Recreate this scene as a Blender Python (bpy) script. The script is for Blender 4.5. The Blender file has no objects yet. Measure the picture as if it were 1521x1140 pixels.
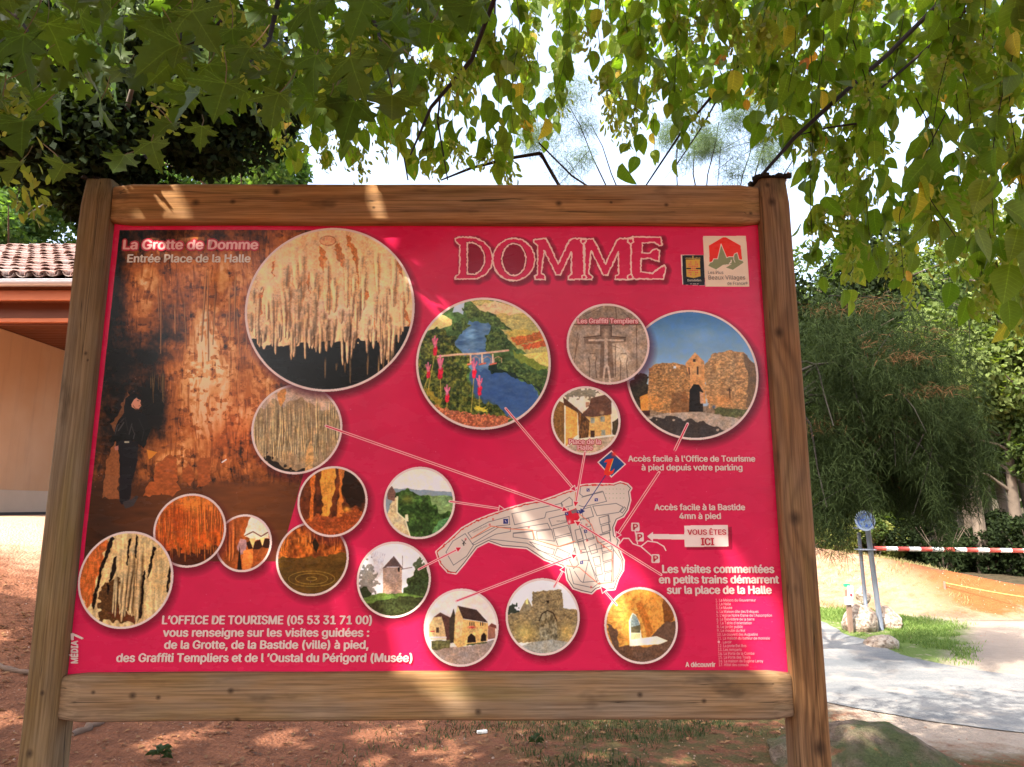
import bpy, bmesh, math, random
import numpy as np
from mathutils import Vector, Matrix, Quaternion

# ------------------------------------------------------------------ camera, sky, sun, exposure
scn = bpy.context.scene
EYE = 1.6
FOC, PITCH, ROLL = 1030.0, 0.1749, -0.0015
R = math.radians
cam_data = bpy.data.cameras.new("camera")
cam_data.sensor_fit = 'HORIZONTAL'; cam_data.sensor_width = 36.0
cam_data.lens = 36.0 * FOC / 1521.0
cam_data.clip_start = 0.05; cam_data.clip_end = 2000.0
cam = bpy.data.objects.new("camera", cam_data)
scn.collection.objects.link(cam)
cam.location = (0, 0, EYE)
cam.rotation_euler = (Matrix.Rotation(R(90) + PITCH, 3, 'X') @ Matrix.Rotation(ROLL, 3, 'Z')).to_euler()
scn.camera = cam

SUN = Vector((-0.44, -0.46, 0.78)).normalized()      # towards the sun: high, behind the camera on the left
sun_el = math.asin(SUN.z)
sun_az = math.atan2(SUN.x, SUN.y)                    # clockwise from +Y
world = bpy.data.worlds.new("World"); scn.world = world; world.use_nodes = True
wn = world.node_tree.nodes; wl = world.node_tree.links
for n in list(wn): wn.remove(n)
sky = wn.new('ShaderNodeTexSky'); sky.sky_type = 'NISHITA'; sky.sun_disc = False
sky.sun_elevation = sun_el; sky.sun_rotation = sun_az
sky.air_density = 1.0; sky.dust_density = 5.0; sky.ozone_density = 1.0
bg = wn.new('ShaderNodeBackground'); bg.inputs['Strength'].default_value = 0.15
wo = wn.new('ShaderNodeOutputWorld')
hs_ = wn.new('ShaderNodeHueSaturation'); hs_.inputs['Saturation'].default_value = 0.74; hs_.inputs['Value'].default_value = 1.08
wl.new(sky.outputs[0], hs_.inputs['Color']); wl.new(hs_.outputs[0], bg.inputs[0]); wl.new(bg.outputs[0], wo.inputs[0])
sd = bpy.data.lights.new("sun", 'SUN'); sd.energy = 2.9; sd.angle = R(0.55); sd.color = (1.0, 0.94, 0.84)
so = bpy.data.objects.new("sun", sd); scn.collection.objects.link(so)
so.rotation_euler = (-SUN).to_track_quat('-Z', 'Y').to_euler()
so.location = (-8, -9, 14)
scn.view_settings.view_transform = 'Standard'; scn.view_settings.look = 'None'
scn.view_settings.exposure = 2.2; scn.view_settings.gamma = 1.0
scn.view_settings.use_curve_mapping = False
scn.cycles.max_bounces = 8; scn.cycles.transparent_max_bounces = 8
scn.cycles.diffuse_bounces = 4; scn.cycles.transmission_bounces = 4
scn.cycles.sample_clamp_indirect = 6.0

# ------------------------------------------------------------------ helpers
rng = np.random.default_rng(7)
random.seed(7)
COL = scn.collection
_c, _s = math.cos(PITCH), math.sin(PITCH)
_cr, _sr = math.cos(ROLL), math.sin(ROLL)

def project(X, Y, Z):
    """world point (arrays ok) -> photograph pixel, used to look up which print colour belongs on the panel"""
    Z = Z - EYE
    yc = Y * _c + Z * _s; zc = -Y * _s + Z * _c
    u = FOC * X / yc; v = -FOC * zc / yc
    return 760.5 + _cr * u - _sr * v, 570 + _sr * u + _cr * v

def ray(px, py):
    u, v = px - 760.5, py - 570.0
    u, v = _cr * u + _sr * v, -_sr * u + _cr * v
    xc, yc, zc = u / FOC, 1.0, -v / FOC
    return Vector((xc, yc * _c - zc * _s, yc * _s + zc * _c))

def at(px, py, Y):
    d = ray(px, py)
    return Vector((0, 0, EYE)) + d * (Y / d.y)

def tag(o, label=None, cat=None, group=None, kind=None):
    if label: o['label'] = label
    if cat: o['category'] = cat
    if group: o['group'] = group
    if kind: o['kind'] = kind
    return o

def empty(name, loc=(0, 0, 0), rz=0.0):
    o = bpy.data.objects.new(name, None); COL.objects.link(o)
    o.location = loc; o.rotation_euler = (0, 0, rz); o.empty_display_size = 0.2
    return o

def link(name, me, parent=None, mat=None, loc=None, rot=None, scale=None):
    o = bpy.data.objects.new(name, me); COL.objects.link(o)
    if parent: o.parent = parent
    if mat and not len(me.materials): me.materials.append(mat)
    if loc is not None: o.location = loc
    if rot is not None: o.rotation_euler = rot
    if scale is not None: o.scale = scale
    return o

def from_bm(name, bm, mat=None, parent=None, smooth=False, **k):
    me = bpy.data.meshes.new(name); bm.normal_update(); bm.to_mesh(me); bm.free()
    if smooth: me.shade_smooth()
    return link(name, me, parent, mat, **k)

def mesh_np(name, V, F, smooth=False, uv=None):
    """V (n,3); F (m,k) all faces with k corners"""
    me = bpy.data.meshes.new(name)
    V = np.asarray(V, np.float32); F = np.asarray(F, np.int32)
    m, k = F.shape
    me.vertices.add(len(V)); me.vertices.foreach_set('co', V.ravel())
    me.loops.add(m * k); me.loops.foreach_set('vertex_index', F.ravel())
    me.polygons.add(m)
    me.polygons.foreach_set('loop_start', np.arange(0, m * k, k, dtype=np.int32))
    me.polygons.foreach_set('loop_total', np.full(m, k, np.int32))
    if uv is not None:
        l = me.uv_layers.new(name='uv'); l.data.foreach_set('uv', np.asarray(uv, np.float32)[F.ravel()].ravel())
    me.update(calc_edges=True)
    if smooth: me.shade_smooth()
    return me

def box(bm, c, s, rot=None, bevel=0.0, seg=2):
    g = bmesh.ops.create_cube(bm, size=1.0)
    vs = g['verts']
    bmesh.ops.scale(bm, vec=s, verts=vs)
    if bevel > 0:
        es = list({e for v in vs for e in v.link_edges})
        r = bmesh.ops.bevel(bm, geom=es, offset=bevel, segments=seg, affect='EDGES', profile=0.6)
        vs = list({v for f in r['faces'] for v in f.verts} | {v for v in vs if v.is_valid})
    if rot is not None: bmesh.ops.rotate(bm, cent=(0, 0, 0), matrix=rot, verts=vs)
    bmesh.ops.translate(bm, vec=c, verts=vs)
    return vs

def tube(bm, pts, rad, n=8, cap=True):
    """swept tube through pts with radius list"""
    pts = [Vector(p) for p in pts]
    if not hasattr(rad, '__len__'): rad = [rad] * len(pts)
    rings = []
    up = Vector((0.13, 0.21, 1)).normalized()
    for i, p in enumerate(pts):
        t = (pts[min(i + 1, len(pts) - 1)] - pts[max(i - 1, 0)]).normalized()
        a = t.cross(up)
        if a.length < 0.05: a = t.cross(Vector((1, 0, 0)))
        a.normalize(); b = t.cross(a).normalized()
        rings.append([bm.verts.new(p + (a * math.cos(2 * math.pi * k / n) + b * math.sin(2 * math.pi * k / n)) * rad[i]) for k in range(n)])
    for i in range(len(rings) - 1):
        for k in range(n):
            bm.faces.new((rings[i][k], rings[i][(k + 1) % n], rings[i + 1][(k + 1) % n], rings[i + 1][k]))
    if cap:
        bm.faces.new(rings[0]); bm.faces.new(rings[-1][::-1])

def smooth(t):
    t = np.clip(t, 0, 1); return t * t * (3 - 2 * t)

# ---- numpy value noise
def _hash(ix, iy, seed):
    h = (ix.astype(np.int64) * 374761393 + iy.astype(np.int64) * 668265263 + seed * 974634777) & 0x7fffffff
    h = ((h ^ (h >> 13)) * 1274126177) & 0x7fffffff
    return ((h ^ (h >> 16)) & 0xffff).astype(np.float32) / 65535.0

def vnoise(x, y, seed=0):
    ix = np.floor(x); iy = np.floor(y); fx = x - ix; fy = y - iy
    fx = fx * fx * (3 - 2 * fx); fy = fy * fy * (3 - 2 * fy)
    a = _hash(ix, iy, seed); b = _hash(ix + 1, iy, seed); c = _hash(ix, iy + 1, seed); d = _hash(ix + 1, iy + 1, seed)
    return (a * (1 - fx) + b * fx) * (1 - fy) + (c * (1 - fx) + d * fx) * fy

def fbm(x, y, seed=0, oct=4):
    s = 0; a = 1.0; t = 0
    for i in range(oct):
        s = s + a * vnoise(x * 2 ** i, y * 2 ** i, seed + i * 17); t += a; a *= 0.55
    return s / t

# ---- node helpers
class NT:
    def __init__(self, name, rough=0.7, spec=0.3):
        self.m = bpy.data.materials.new(name); self.m.use_nodes = True
        self.t = self.m.node_tree; self.n = self.t.nodes; self.l = self.t.links
        self.b = self.n['Principled BSDF']; self.out = self.n['Material Output']
        self.b.inputs['Roughness'].default_value = rough
        self.b.inputs['Specular IOR Level'].default_value = spec
        self._tc = None
    def tc(self, which='Object'):
        if not self._tc: self._tc = self.n.new('ShaderNodeTexCoord')
        return self._tc.outputs[which]
    def map(self, src, scale=(1, 1, 1), loc=(0, 0, 0), rot=(0, 0, 0)):
        m = self.n.new('ShaderNodeMapping'); self.l.new(src, m.inputs[0])
        m.inputs['Scale'].default_value = scale; m.inputs['Location'].default_value = loc; m.inputs['Rotation'].default_value = rot
        return m.outputs[0]
    def noise(self, src, scale=5, detail=5, rough=0.55, dist=0.0, out=0):
        m = self.n.new('ShaderNodeTexNoise'); self.l.new(src, m.inputs['Vector'])
        m.inputs['Scale'].default_value = scale; m.inputs['Detail'].default_value = detail
        m.inputs['Roughness'].default_value = rough; m.inputs['Distortion'].default_value = dist
        return m.outputs[out]
    def voro(self, src, scale=5, feature='F1', out='Distance', rnd=1.0):
        m = self.n.new('ShaderNodeTexVoronoi'); m.feature = feature; self.l.new(src, m.inputs['Vector'])
        m.inputs['Scale'].default_value = scale; m.inputs['Randomness'].default_value = rnd
        return m.outputs[out]
    def math(self, op, a, b=0.0, c=None, clamp=False):
        m = self.n.new('ShaderNodeMath'); m.operation = op; m.use_clamp = clamp
        for i, v in enumerate((a, b, c)):
            if v is None: continue
            if isinstance(v, (int, float)): m.inputs[i].default_value = v
            else: self.l.new(v, m.inputs[i])
        return m.outputs[0]
    def ramp(self, fac, stops, interp='LINEAR'):
        m = self.n.new('ShaderNodeValToRGB'); self.l.new(fac, m.inputs[0]); cr = m.color_ramp; cr.interpolation = interp
        while len(cr.elements) < len(stops): cr.elements.new(0.5)
        for e, (p, c) in zip(cr.elements, stops):
            e.position = p
            e.color = (c, c, c, 1) if isinstance(c, (int, float)) else (c[0], c[1], c[2], 1)
        return m.outputs[0]
    def mix(self, fac, a, b, mode='MIX'):
        m = self.n.new('ShaderNodeMix'); m.data_type = 'RGBA'; m.blend_type = mode
        for i, v in ((0, fac), (6, a), (7, b)):
            if isinstance(v, (int, float)): m.inputs[i].default_value = v
            elif isinstance(v, (tuple, list)): m.inputs[i].default_value = (v[0], v[1], v[2], 1)
            else: self.l.new(v, m.inputs[i])
        return m.outputs[2]
    def sep(self, src):
        m = self.n.new('ShaderNodeSeparateXYZ'); self.l.new(src, m.inputs[0]); return m.outputs
    def comb(self, x, y, z):
        m = self.n.new('ShaderNodeCombineXYZ')
        for i, v in enumerate((x, y, z)):
            if isinstance(v, (int, float)): m.inputs[i].default_value = v
            else: self.l.new(v, m.inputs[i])
        return m.outputs[0]
    def color(self, c):
        if isinstance(c, (tuple, list)): self.b.inputs['Base Color'].default_value = (c[0], c[1], c[2], 1)
        else: self.l.new(c, self.b.inputs['Base Color'])
    def rough(self, r): self.l.new(r, self.b.inputs['Roughness'])
    def bump(self, h, strength=0.3, dist=0.01):
        m = self.n.new('ShaderNodeBump'); self.l.new(h, m.inputs['Height'])
        m.inputs['Strength'].default_value = strength; m.inputs['Distance'].default_value = dist
        self.l.new(m.outputs[0], self.b.inputs['Normal'])

def simple_mat(name, c, rough=0.6, var=0.25, scale=8.0, bump=0.15, metallic=0.0, spec=0.3):
    t = NT(name, rough, spec)
    n = t.noise(t.tc(), scale, 6)
    t.color(t.mix(n, [v * (1 - var) for v in c], [min(1, v * (1 + var)) for v in c]))
    t.b.inputs['Metallic'].default_value = metallic
    if bump: t.bump(n, bump, 0.01)
    return t.m

def srgb(r, g, b):
    return tuple(((v / 255) / 12.92 if v / 255 <= 0.04045 else (((v / 255) + 0.055) / 1.055) ** 2.4) for v in (r, g, b))
# ------------------------------------------------------------------ the board: frame and panel coordinates
BX0, BD, BYAW = -1.2315, 1.9954, 0.0067       # front plane of the frame
BW = 2.0
ZB, ZT = EYE - 0.575, EYE - 0.575 + 1.5603    # bottom of lower rail, top of upper rail
RECESS = 0.032                                # panel sits this far behind the front of the frame
board = empty('information_board', (BX0, BD, 0), BYAW)
tag(board, 'big tourist information board with crimson panel in a weathered timber frame', 'information board')
_cy, _sy = math.cos(BYAW), math.sin(BYAW)

def board_world(s, d, z):
    return BX0 + s * _cy - d * _sy, BD + s * _sy + d * _cy, z

def panel_uv(px, py, d=RECESS):
    """pixel -> (s, z) in metres on the panel plane"""
    r = ray(px, py)
    nx, ny = -_sy, _cy
    o = BX0 * nx + BD * ny + d
    t = o / (r.x * nx + r.y * ny)
    X, Y, Z = r.x * t, r.y * t, EYE + r.z * t
    return (X - BX0) * _cy + (Y - BD) * _sy, Z

Z_TOPRAIL = panel_uv(650, 330, 0)[1]; Z_BOTRAIL = panel_uv(650, 1001, 0)[1]
S0, S1 = 0.0, BW
PZ0, PZ1 = Z_BOTRAIL - 0.02, Z_TOPRAIL + 0.03
TW = 2300; TH = int(TW * (PZ1 - PZ0) / (S1 - S0))
gs = (S0 + (np.arange(TW) + 0.5) / TW * (S1 - S0)).astype(np.float32)
gz = (PZ0 + (np.arange(TH) + 0.5) / TH * (PZ1 - PZ0)).astype(np.float32)
GS, GZ = np.meshgrid(gs, gz)
wx, wy, wz = board_world(GS, RECESS, GZ)
PX, PY = project(wx, wy, wz)
PX = PX.astype(np.float32); PY = PY.astype(np.float32)
IMG = np.zeros((TH, TW, 3), np.float32)
C = lambda r, g, b: np.array([r, g, b], np.float32) / 255.0
CRIM = C(216, 32, 80)
CREAM = C(238, 214, 204)
IMG[:] = CRIM

def bbox(x0, y0, x1, y1):
    """texel slice covering a pixel box"""
    q = [panel_uv(x, y) for x in (x0, x1) for y in (y0, y1)]
    i0 = int((min(a for a, b in q) - S0) / (S1 - S0) * TW) - 1; i1 = int((max(a for a, b in q) - S0) / (S1 - S0) * TW) + 2
    j0 = int((min(b for a, b in q) - PZ0) / (PZ1 - PZ0) * TH) - 1; j1 = int((max(b for a, b in q) - PZ0) / (PZ1 - PZ0) * TH) + 2
    return slice(max(j0, 0), min(j1, TH)), slice(max(i0, 0), min(i1, TW))

def inpoly(x, y, P):
    m = np.zeros(x.shape, bool); n = len(P)
    for i in range(n):
        x0, y0 = P[i]; x1, y1 = P[(i + 1) % n]
        if y0 == y1: continue
        c = ((y0 > y) != (y1 > y)) & (x < (x1 - x0) * (y - y0) / (y1 - y0) + x0)
        m ^= c
    return m

class Paint:
    """paints into the print, clipped by a mask; all shapes in photograph pixels"""
    def __init__(s, x0, y0, x1, y1, mask=None):
        s.S = bbox(x0, y0, x1, y1); s.x = PX[s.S]; s.y = PY[s.S]
        s.m = np.ones(s.x.shape, bool) if mask is None else mask(s)
        s.c = IMG[s.S].copy()
    def put(s, m, col, a=1.0):
        if isinstance(m, np.ndarray) and m.dtype != bool: a = m[..., None] * a; s.c[:] = s.c * (1 - a) + col * a; return
        if isinstance(col, np.ndarray) and col.ndim == 3: col = col[m]
        s.c[m] = s.c[m] * (1 - a) + col * a
    def poly(s, P, col, a=1.0, jit=0.0, js=6.0, tex=0.0, ts=(4, 4), seed=1, col2=None):
        xs = [p[0] for p in P]; ys = [p[1] for p in P]; g = jit + 1
        b = (s.x > min(xs) - g) & (s.x < max(xs) + g) & (s.y > min(ys) - g) & (s.y < max(ys) + g)
        if not b.any(): return
        x = s.x[b]; y = s.y[b]
        X, Y = x, y
        if jit: X = x + (vnoise(x / js, y / js, seed) - 0.5) * 2 * jit; Y = y + (vnoise(x / js + 31, y / js, seed) - 0.5) * 2 * jit
        k = inpoly(X, Y, P)
        cc = np.broadcast_to(col, (len(x), 3)).copy()
        if col2 is not None or tex:
            f = fbm(x / ts[0], y / ts[1], seed + 3, 3)
            if col2 is not None:
                g2 = np.clip((f - 0.3) / 0.4, 0, 1)[:, None]; cc = col * (1 - g2) + col2 * g2
            if tex: cc = cc * (1 + tex * (fbm(x / ts[0] * 1.7, y / ts[1] * 1.7, seed + 9, 3) - 0.5) * 2)[:, None]
        idx = np.where(b); j, i = idx[0][k], idx[1][k]
        s.c[j, i] = s.c[j, i] * (1 - a) + cc[k] * a
    def line(s, P, w, col, a=1.0, jit=0.0, soft=False):
        for (x0, y0), (x1, y1) in zip(P[:-1], P[1:]):
            g = w + 2 + jit
            b = (s.x > min(x0, x1) - g) & (s.x < max(x0, x1) + g) & (s.y > min(y0, y1) - g) & (s.y < max(y0, y1) + g)
            x = s.x[b]; y = s.y[b]
            if not len(x): continue
            if jit: x = x + (vnoise(x / 2.5, y / 2.5, 5) - 0.5) * 2 * jit; y = y + (vnoise(x / 2.5 + 9, y / 2.5, 8) - 0.5) * 2 * jit
            dx, dy = x1 - x0, y1 - y0; L = dx * dx + dy * dy + 1e-6
            t = np.clip(((x - x0) * dx + (y - y0) * dy) / L, 0, 1)
            d = np.hypot(x - x0 - t * dx, y - y0 - t * dy)
            al = np.clip((w / 2 - d) / 0.5 + 0.5, 0, 1)[:, None] * a
            idx = np.where(b)
            s.c[idx] = s.c[idx] * (1 - al) + col * al
    def blob(s, cx, cy, rx, ry, col, a=1.0, p=1.0):
        d = ((s.x - cx) / rx) ** 2 + ((s.y - cy) / ry) ** 2
        s.put(np.exp(-d * p).astype(np.float32) * a, col)
    def noise(s, amp, sx, sy, seed=3, oct=4):
        s.c *= (1 + amp * (fbm(s.x / sx, s.y / sy, seed, oct) - 0.5) * 2)[..., None]
    def done(s, photo=None):
        if photo is None: photo = s.m.sum() < s.m.size * .86 and getattr(s, 'pic', False)
        if photo:                                   # photographic grain: fine detail in the darker, textured areas, smoother in skies
            lum = s.c.mean(-1); k = (1 - .8 * smooth((lum - .66) / .14)) * (1 - .92 * smooth((s.c[..., 2] - s.c[..., 0] - .02) / .1))
            n = fbm(s.x / 1.5, s.y / 1.5, 301, 3) - .5; n2 = fbm(s.x / 5.5, s.y / 4.5, 305, 4) - .5; n3 = fbm(s.x / 9, s.y / 9, 309, 3) - .5
            s.c *= (1 + k * (.42 * n + .38 * n2))[..., None]; s.c[..., 0] *= 1 + .12 * n3; s.c[..., 2] *= 1 - .16 * n3
            # soften the hard edges by a small blur
            for _ in range(2): s.c[1:-1, 1:-1] = (s.c[1:-1, 1:-1] * 2 + s.c[:-2, 1:-1] + s.c[2:, 1:-1] + s.c[1:-1, :-2] + s.c[1:-1, 2:]) / 6
            s.c = (s.c - .44) * 1.20 + .49
        IMG[s.S][s.m] = np.clip(s.c, 0, 1)[s.m]

CIRCLES = []
def circle(cx, cy, rx, ring=3.2, shadow=0.55):
    a = panel_uv(cx - rx, cy); b = panel_uv(cx + rx, cy)
    c = ((a[0] + b[0]) / 2, (a[1] + b[1]) / 2); r = (b[0] - a[0]) / 2
    k = r / rx
    S = bbox(cx - rx * 1.3, cy - rx * 1.3, cx + rx * 1.3, cy + rx * 1.3)
    d = np.hypot(GS[S] - c[0], GZ[S] - c[1])
    ds = np.hypot(GS[S] - c[0] - 4 * k, GZ[S] - c[1] + 6 * k)
    sh = shadow * np.clip((r + 9 * k - ds) / (12 * k), 0, 1)            # the drop shadow printed round each picture
    IMG[S] = IMG[S] * (1 - sh[..., None]) + C(70, 8, 25) * sh[..., None]
    m = d < r
    t = IMG[S]; t[m] = CREAM
    CIRCLES.append((c, r))
    P_ = Paint(cx - rx, cy - rx, cx + rx, cy + rx, lambda s: np.hypot(GS[s.S] - c[0], GZ[s.S] - c[1]) < r - ring * k); P_.pic = True; return P_

def fingers(p, n, xr, y0, y1, w, light, dark, seed, top=None, slant=0.0):
    """hanging stalactites: soft at the root, rounded section, dark gap on the right"""
    r = np.random.default_rng(seed)
    for i in range(n):
        x = r.uniform(*xr); a = r.uniform(*y0) if top is None else top; b = r.uniform(*y1); ww = r.uniform(*w) * .5
        l = light * r.uniform(0.80, 1.08); sl = slant + r.normal(0, .03); wv = r.uniform(0, 9); k2 = r.uniform(.5, 1)
        m = (p.y > a) & (p.y < b + 1) & (np.abs(p.x - x - sl * (p.y - a)) < ww * 2.4 + 2)
        if not m.any(): continue
        X, Y = p.x[m], p.y[m]; t = np.clip((Y - a) / (b - a), 0, 1)
        cx = x + sl * (Y - a) + .13 * ww * (vnoise(Y / 12 + wv, Y * 0, seed) - .5) * 2
        hw = ww * (1.15 - .55 * t + .22 * (vnoise(Y / 5 + wv, Y * 0 + 3, seed) - .5)); hw = hw * np.sqrt(np.clip((b - Y) / (ww * 1.4), 0, 1)) + 1e-3
        u = (X - cx) / hw; al = smooth(t / .35)
        sh = np.exp(-((u - 1.05) / .55) ** 2) * .8 * al * k2 + np.exp(-((u + 1.1) / .4) ** 2) * .35 * al * k2
        c = p.c[m]; c = c * (1 - sh[:, None]) + dark * sh[:, None]
        ins = np.clip((1 - np.abs(u)) * 3, 0, 1) * (.25 + .75 * al) * (t > .02)
        body = l * ((1.06 - .42 * np.clip(u + .3, 0, 2) ** 2) * (.90 + .2 * vnoise(X / 2 + wv, Y / 11, seed)))[:, None]
        c = c * (1 - ins[:, None]) + body * ins[:, None]; p.c[m] = c

# --- the cave photograph in the upper left
def cave_mask(s): return inpoly(s.x, s.y, [(178, 342), (462, 342), (452, 700), (415, 834), (124, 834)])
p = Paint(120, 338, 470, 838, cave_mask); p.pic = True
x, y = p.x, p.y
B = np.full(x.shape, 0.16, np.float32)
for cx, cy, rx, ry, a in [(215, 440, 24, 50, .50), (300, 400, 70, 35, .24), (355, 420, 50, 55, .30), (305, 525, 30, 62, .78), (345, 530, 45, 50, .30), (262, 545, 30, 40, .30), (300, 610, 42, 55, .50), (255, 420, 60, 40, .16), (390, 480, 40, 60, .26),
                          (370, 620, 60, 45, .42), (420, 640, 40, 50, .35), (265, 680, 45, 38, .38), (345, 690, 60, 22, .28), (430, 380, 30, 40, .34), (300, 470, 28, 24, .26), (420, 560, 50, 40, .30), (395, 825, 16, 25, .38), (240, 700, 28, 30, .2),
                          (170, 420, 18, 80, -.22), (155, 520, 18, 90, -.18), (228, 600, 18, 46, -.50), (225, 530, 42, 12, -.30), (255, 500, 22, 9, -.25), (180, 560, 18, 40, -.14), (180, 620, 20, 60, -.16), (200, 350, 60, 16, -.12), (330, 505, 16, 8, -.1)]:
    B += a * np.exp(-(((x - cx) / rx) ** 2 + ((y - cy) / ry) ** 2))
wob = fbm(x / 34, y / 60, 5, 2) * 16
st = fbm((x + wob) / 5.0, y / 42.0, 11, 4); st2 = fbm((x + wob) / 13.0, y / 22.0, 23, 4); st3 = fbm(x / 7, y / 6, 29, 3)
B = (B + .03) * (0.72 + .62 * st) + (st2 - 0.5) * 0.30 + (st3 - .5) * .26 + (fbm(x / 2.2, y / 3.5, 37, 3) - .5) * .16
B *= 1 - .32 * smooth((fbm((x + wob) / 3.2, y / 24, 47, 3) - .56) * 8) - .30 * smooth((fbm(x / 15, y / 13, 53, 5) - .55) * 7) - .35 * smooth((fbm(x / 9, y / 7, 49, 4) - .60) * 9)
fl = smooth((y - 712) / 14 + (st2 - .5) * 1.5)
B = B * (1 - fl) + fl * (0.20 + 0.10 * (fbm(x / 30, y / 7, 31, 3) - .5) + 0.08 * np.exp(-((x - 360) / 90) ** 2) - .07 * np.exp(-((x - 150) / 50) ** 2))
B = np.clip(B, 0, 1)
ks = [0, .18, .36, .55, .75, 1.0]; kc = np.array([[16, 10, 8], [84, 46, 24], [152, 84, 38], [198, 116, 54], [232, 166, 96], [252, 216, 166]], np.float32) / 255
for ch in range(3): p.c[..., ch] = np.interp(B, ks, kc[:, ch])
mred = (np.exp(-(((x - 350) / 80) ** 2 + ((y - 640) / 60) ** 2)) * .35)[..., None].astype(np.float32)
p.c = p.c * (1 - mred) + p.c * C(255, 140, 90) * 1.05 * mred
fingers(p, 16, (225, 395), (390, 470), (470, 540), (1.5, 3), C(205, 140, 80), C(80, 40, 15), 3)
fingers(p, 10, (215, 245), (545, 560), (575, 600), (1.2, 2.2), C(120, 90, 50), C(20, 10, 5), 4)
p.poly([(153, 740), (158, 690), (172, 650), (178, 690), (176, 742)], C(150, 88, 48), jit=3, tex=.2)
p.poly([(165, 630), (188, 590), (192, 578), (186, 640), (178, 660)], C(120, 74, 42), jit=3, tex=.2)
p.poly([(365, 590), (369, 562), (374, 590)], C(200, 110, 48), jit=1)
for q in [[(227, 712), (232, 690), (252, 676), (262, 680), (266, 714), (240, 735)], [(212, 738), (222, 716), (240, 712), (238, 735)], [(240, 735), (246, 718), (262, 716), (268, 726), (256, 738)], [(270, 715), (272, 695), (280, 690), (290, 705), (284, 722)], [(294, 725), (292, 690), (298, 680), (312, 680), (314, 715), (302, 722)]]:
    p.poly(q, C(175, 88, 38), jit=2, tex=.25, ts=(8, 5))
K = C(15, 13, 15)                                                     # the visitor printed in the cave picture
p.poly([(184, 604), (187, 592), (195, 586), (203, 585), (207, 589), (204, 596), (199, 606), (202, 614), (190, 617), (184, 612)], K, jit=.8)
p.poly([(178, 622), (186, 611), (206, 610), (218, 618), (224, 640), (214, 666), (200, 654), (186, 660), (176, 664), (169, 650), (172, 634)], K, jit=1)
p.poly([(176, 655), (206, 655), (203, 690), (196, 715), (194, 742), (182, 750), (177, 745), (178, 710), (177, 680)], C(24, 22, 28), jit=1)
p.poly([(182, 746), (196, 742), (202, 736), (206, 738), (198, 752), (186, 756)], C(60, 55, 55))
p.poly([(195, 601), (199, 594), (203, 591), (206, 594), (209.5, 594.5), (208.5, 599), (210, 603), (206, 608), (201, 608), (196, 605)], C(222, 152, 120)); p.line([(198, 603), (201, 607), (206, 608)], 1.2, C(150, 84, 60)); p.line([(204, 595.5), (206.5, 595.8)], .9, C(60, 30, 24)); p.line([(206, 603.5), (209, 603)], .8, C(140, 60, 50)); p.line([(171, 645), (175, 632), (184, 622)], 1.4, C(64, 60, 60), jit=.5); p.line([(196, 634), (200, 646), (198, 652)], 1.4, C(66, 62, 60), jit=.5); p.line([(186, 620), (190, 640)], 1, C(48, 44, 44)); p.line([(206, 622), (214, 640), (211, 655)], 1.2, C(40, 36, 36))
p.poly([(170, 664), (176, 662), (176, 669), (171, 669)], C(190, 120, 100)); p.poly([(218, 668), (226, 670), (234, 672), (226, 680), (221, 683)], C(225, 140, 45))
p.line([(186, 657), (191, 657)], 2.5, C(190, 180, 150)); p.line([(176, 640), (184, 628)], 2, C(70, 65, 62)); p.line([(192, 645), (196, 630)], 2, C(60, 56, 55))
p.line([(330, 687), (336, 683)], 2, C(250, 230, 225))
p.done()

# --- round pictures (order matters: later ones lie over earlier ones)
STAL = C(228, 186, 138)
p = circle(464, 830, 54)                                               # underground pool
p.c[:] = C(92, 66, 26); p.noise(.2, 30, 8)
p.poly([(400, 770), (530, 770), (530, 818), (480, 826), (410, 830), (400, 800)], C(205, 112, 44), jit=3, tex=.45, ts=(6, 10), col2=C(120, 58, 24), seed=9)
fingers(p, 14, (412, 515), (778, 800), (805, 822), (2, 5), C(215, 125, 55), C(90, 40, 15), 6)
p.poly([(464, 806), (468, 798), (474, 810), (470, 822), (466, 815)], C(35, 25, 10))
for rr in (5, 16, 23):
    q = [(463 + 1.5 * rr * math.cos(a), 860 + .5 * rr * math.sin(a)) for a in np.linspace(0, 6.3, 26)]
    p.line(q, .9, C(165, 135, 60), a=.8)
p.done()
p = circle(441, 637, 67.5)                                             # field of thin stalactites
p.c[:] = C(160, 132, 98); p.noise(.3, 5, 22, 7); p.poly([(380, 560), (520, 560), (500, 610), (440, 600), (390, 600)], C(205, 178, 165), a=.55, jit=12, js=14)
fingers(p, 150, (374, 508), (590, 650), (625, 690), (1.6, 3.4), C(205, 178, 130), C(82, 64, 42), 21)
p.poly([(395, 672), (415, 690), (440, 700), (470, 700), (465, 712), (400, 705)], C(38, 28, 22), jit=5, js=4)
fingers(p, 26, (385, 480), (640, 660), (670, 684), (1.6, 3), C(205, 180, 135), C(70, 55, 36), 22)
p.poly([(452, 706), (456, 670), (462, 650), (466, 672), (464, 704)], C(195, 150, 95), jit=1, tex=.2)
p.poly([(412, 585), (425, 570), (424, 592), (417, 606)], C(190, 130, 70), jit=1); p.done()
p = circle(490, 458, 126, ring=3.4, shadow=.7)                         # the large picture of stalactites
p.c[:] = STAL; p.noise(.16, 10, 55, 15); p.noise(.10, 40, 30, 16)
p.blob(545, 440, 60, 60, C(238, 205, 150), .6); p.blob(500, 465, 60, 20, C(246, 214, 188), .6)
p.poly([(355, 500), (380, 508), (420, 518), (470, 512), (520, 508), (560, 506), (600, 488), (625, 480), (620, 600), (350, 600)], C(22, 17, 14), jit=9, js=7)
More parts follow.
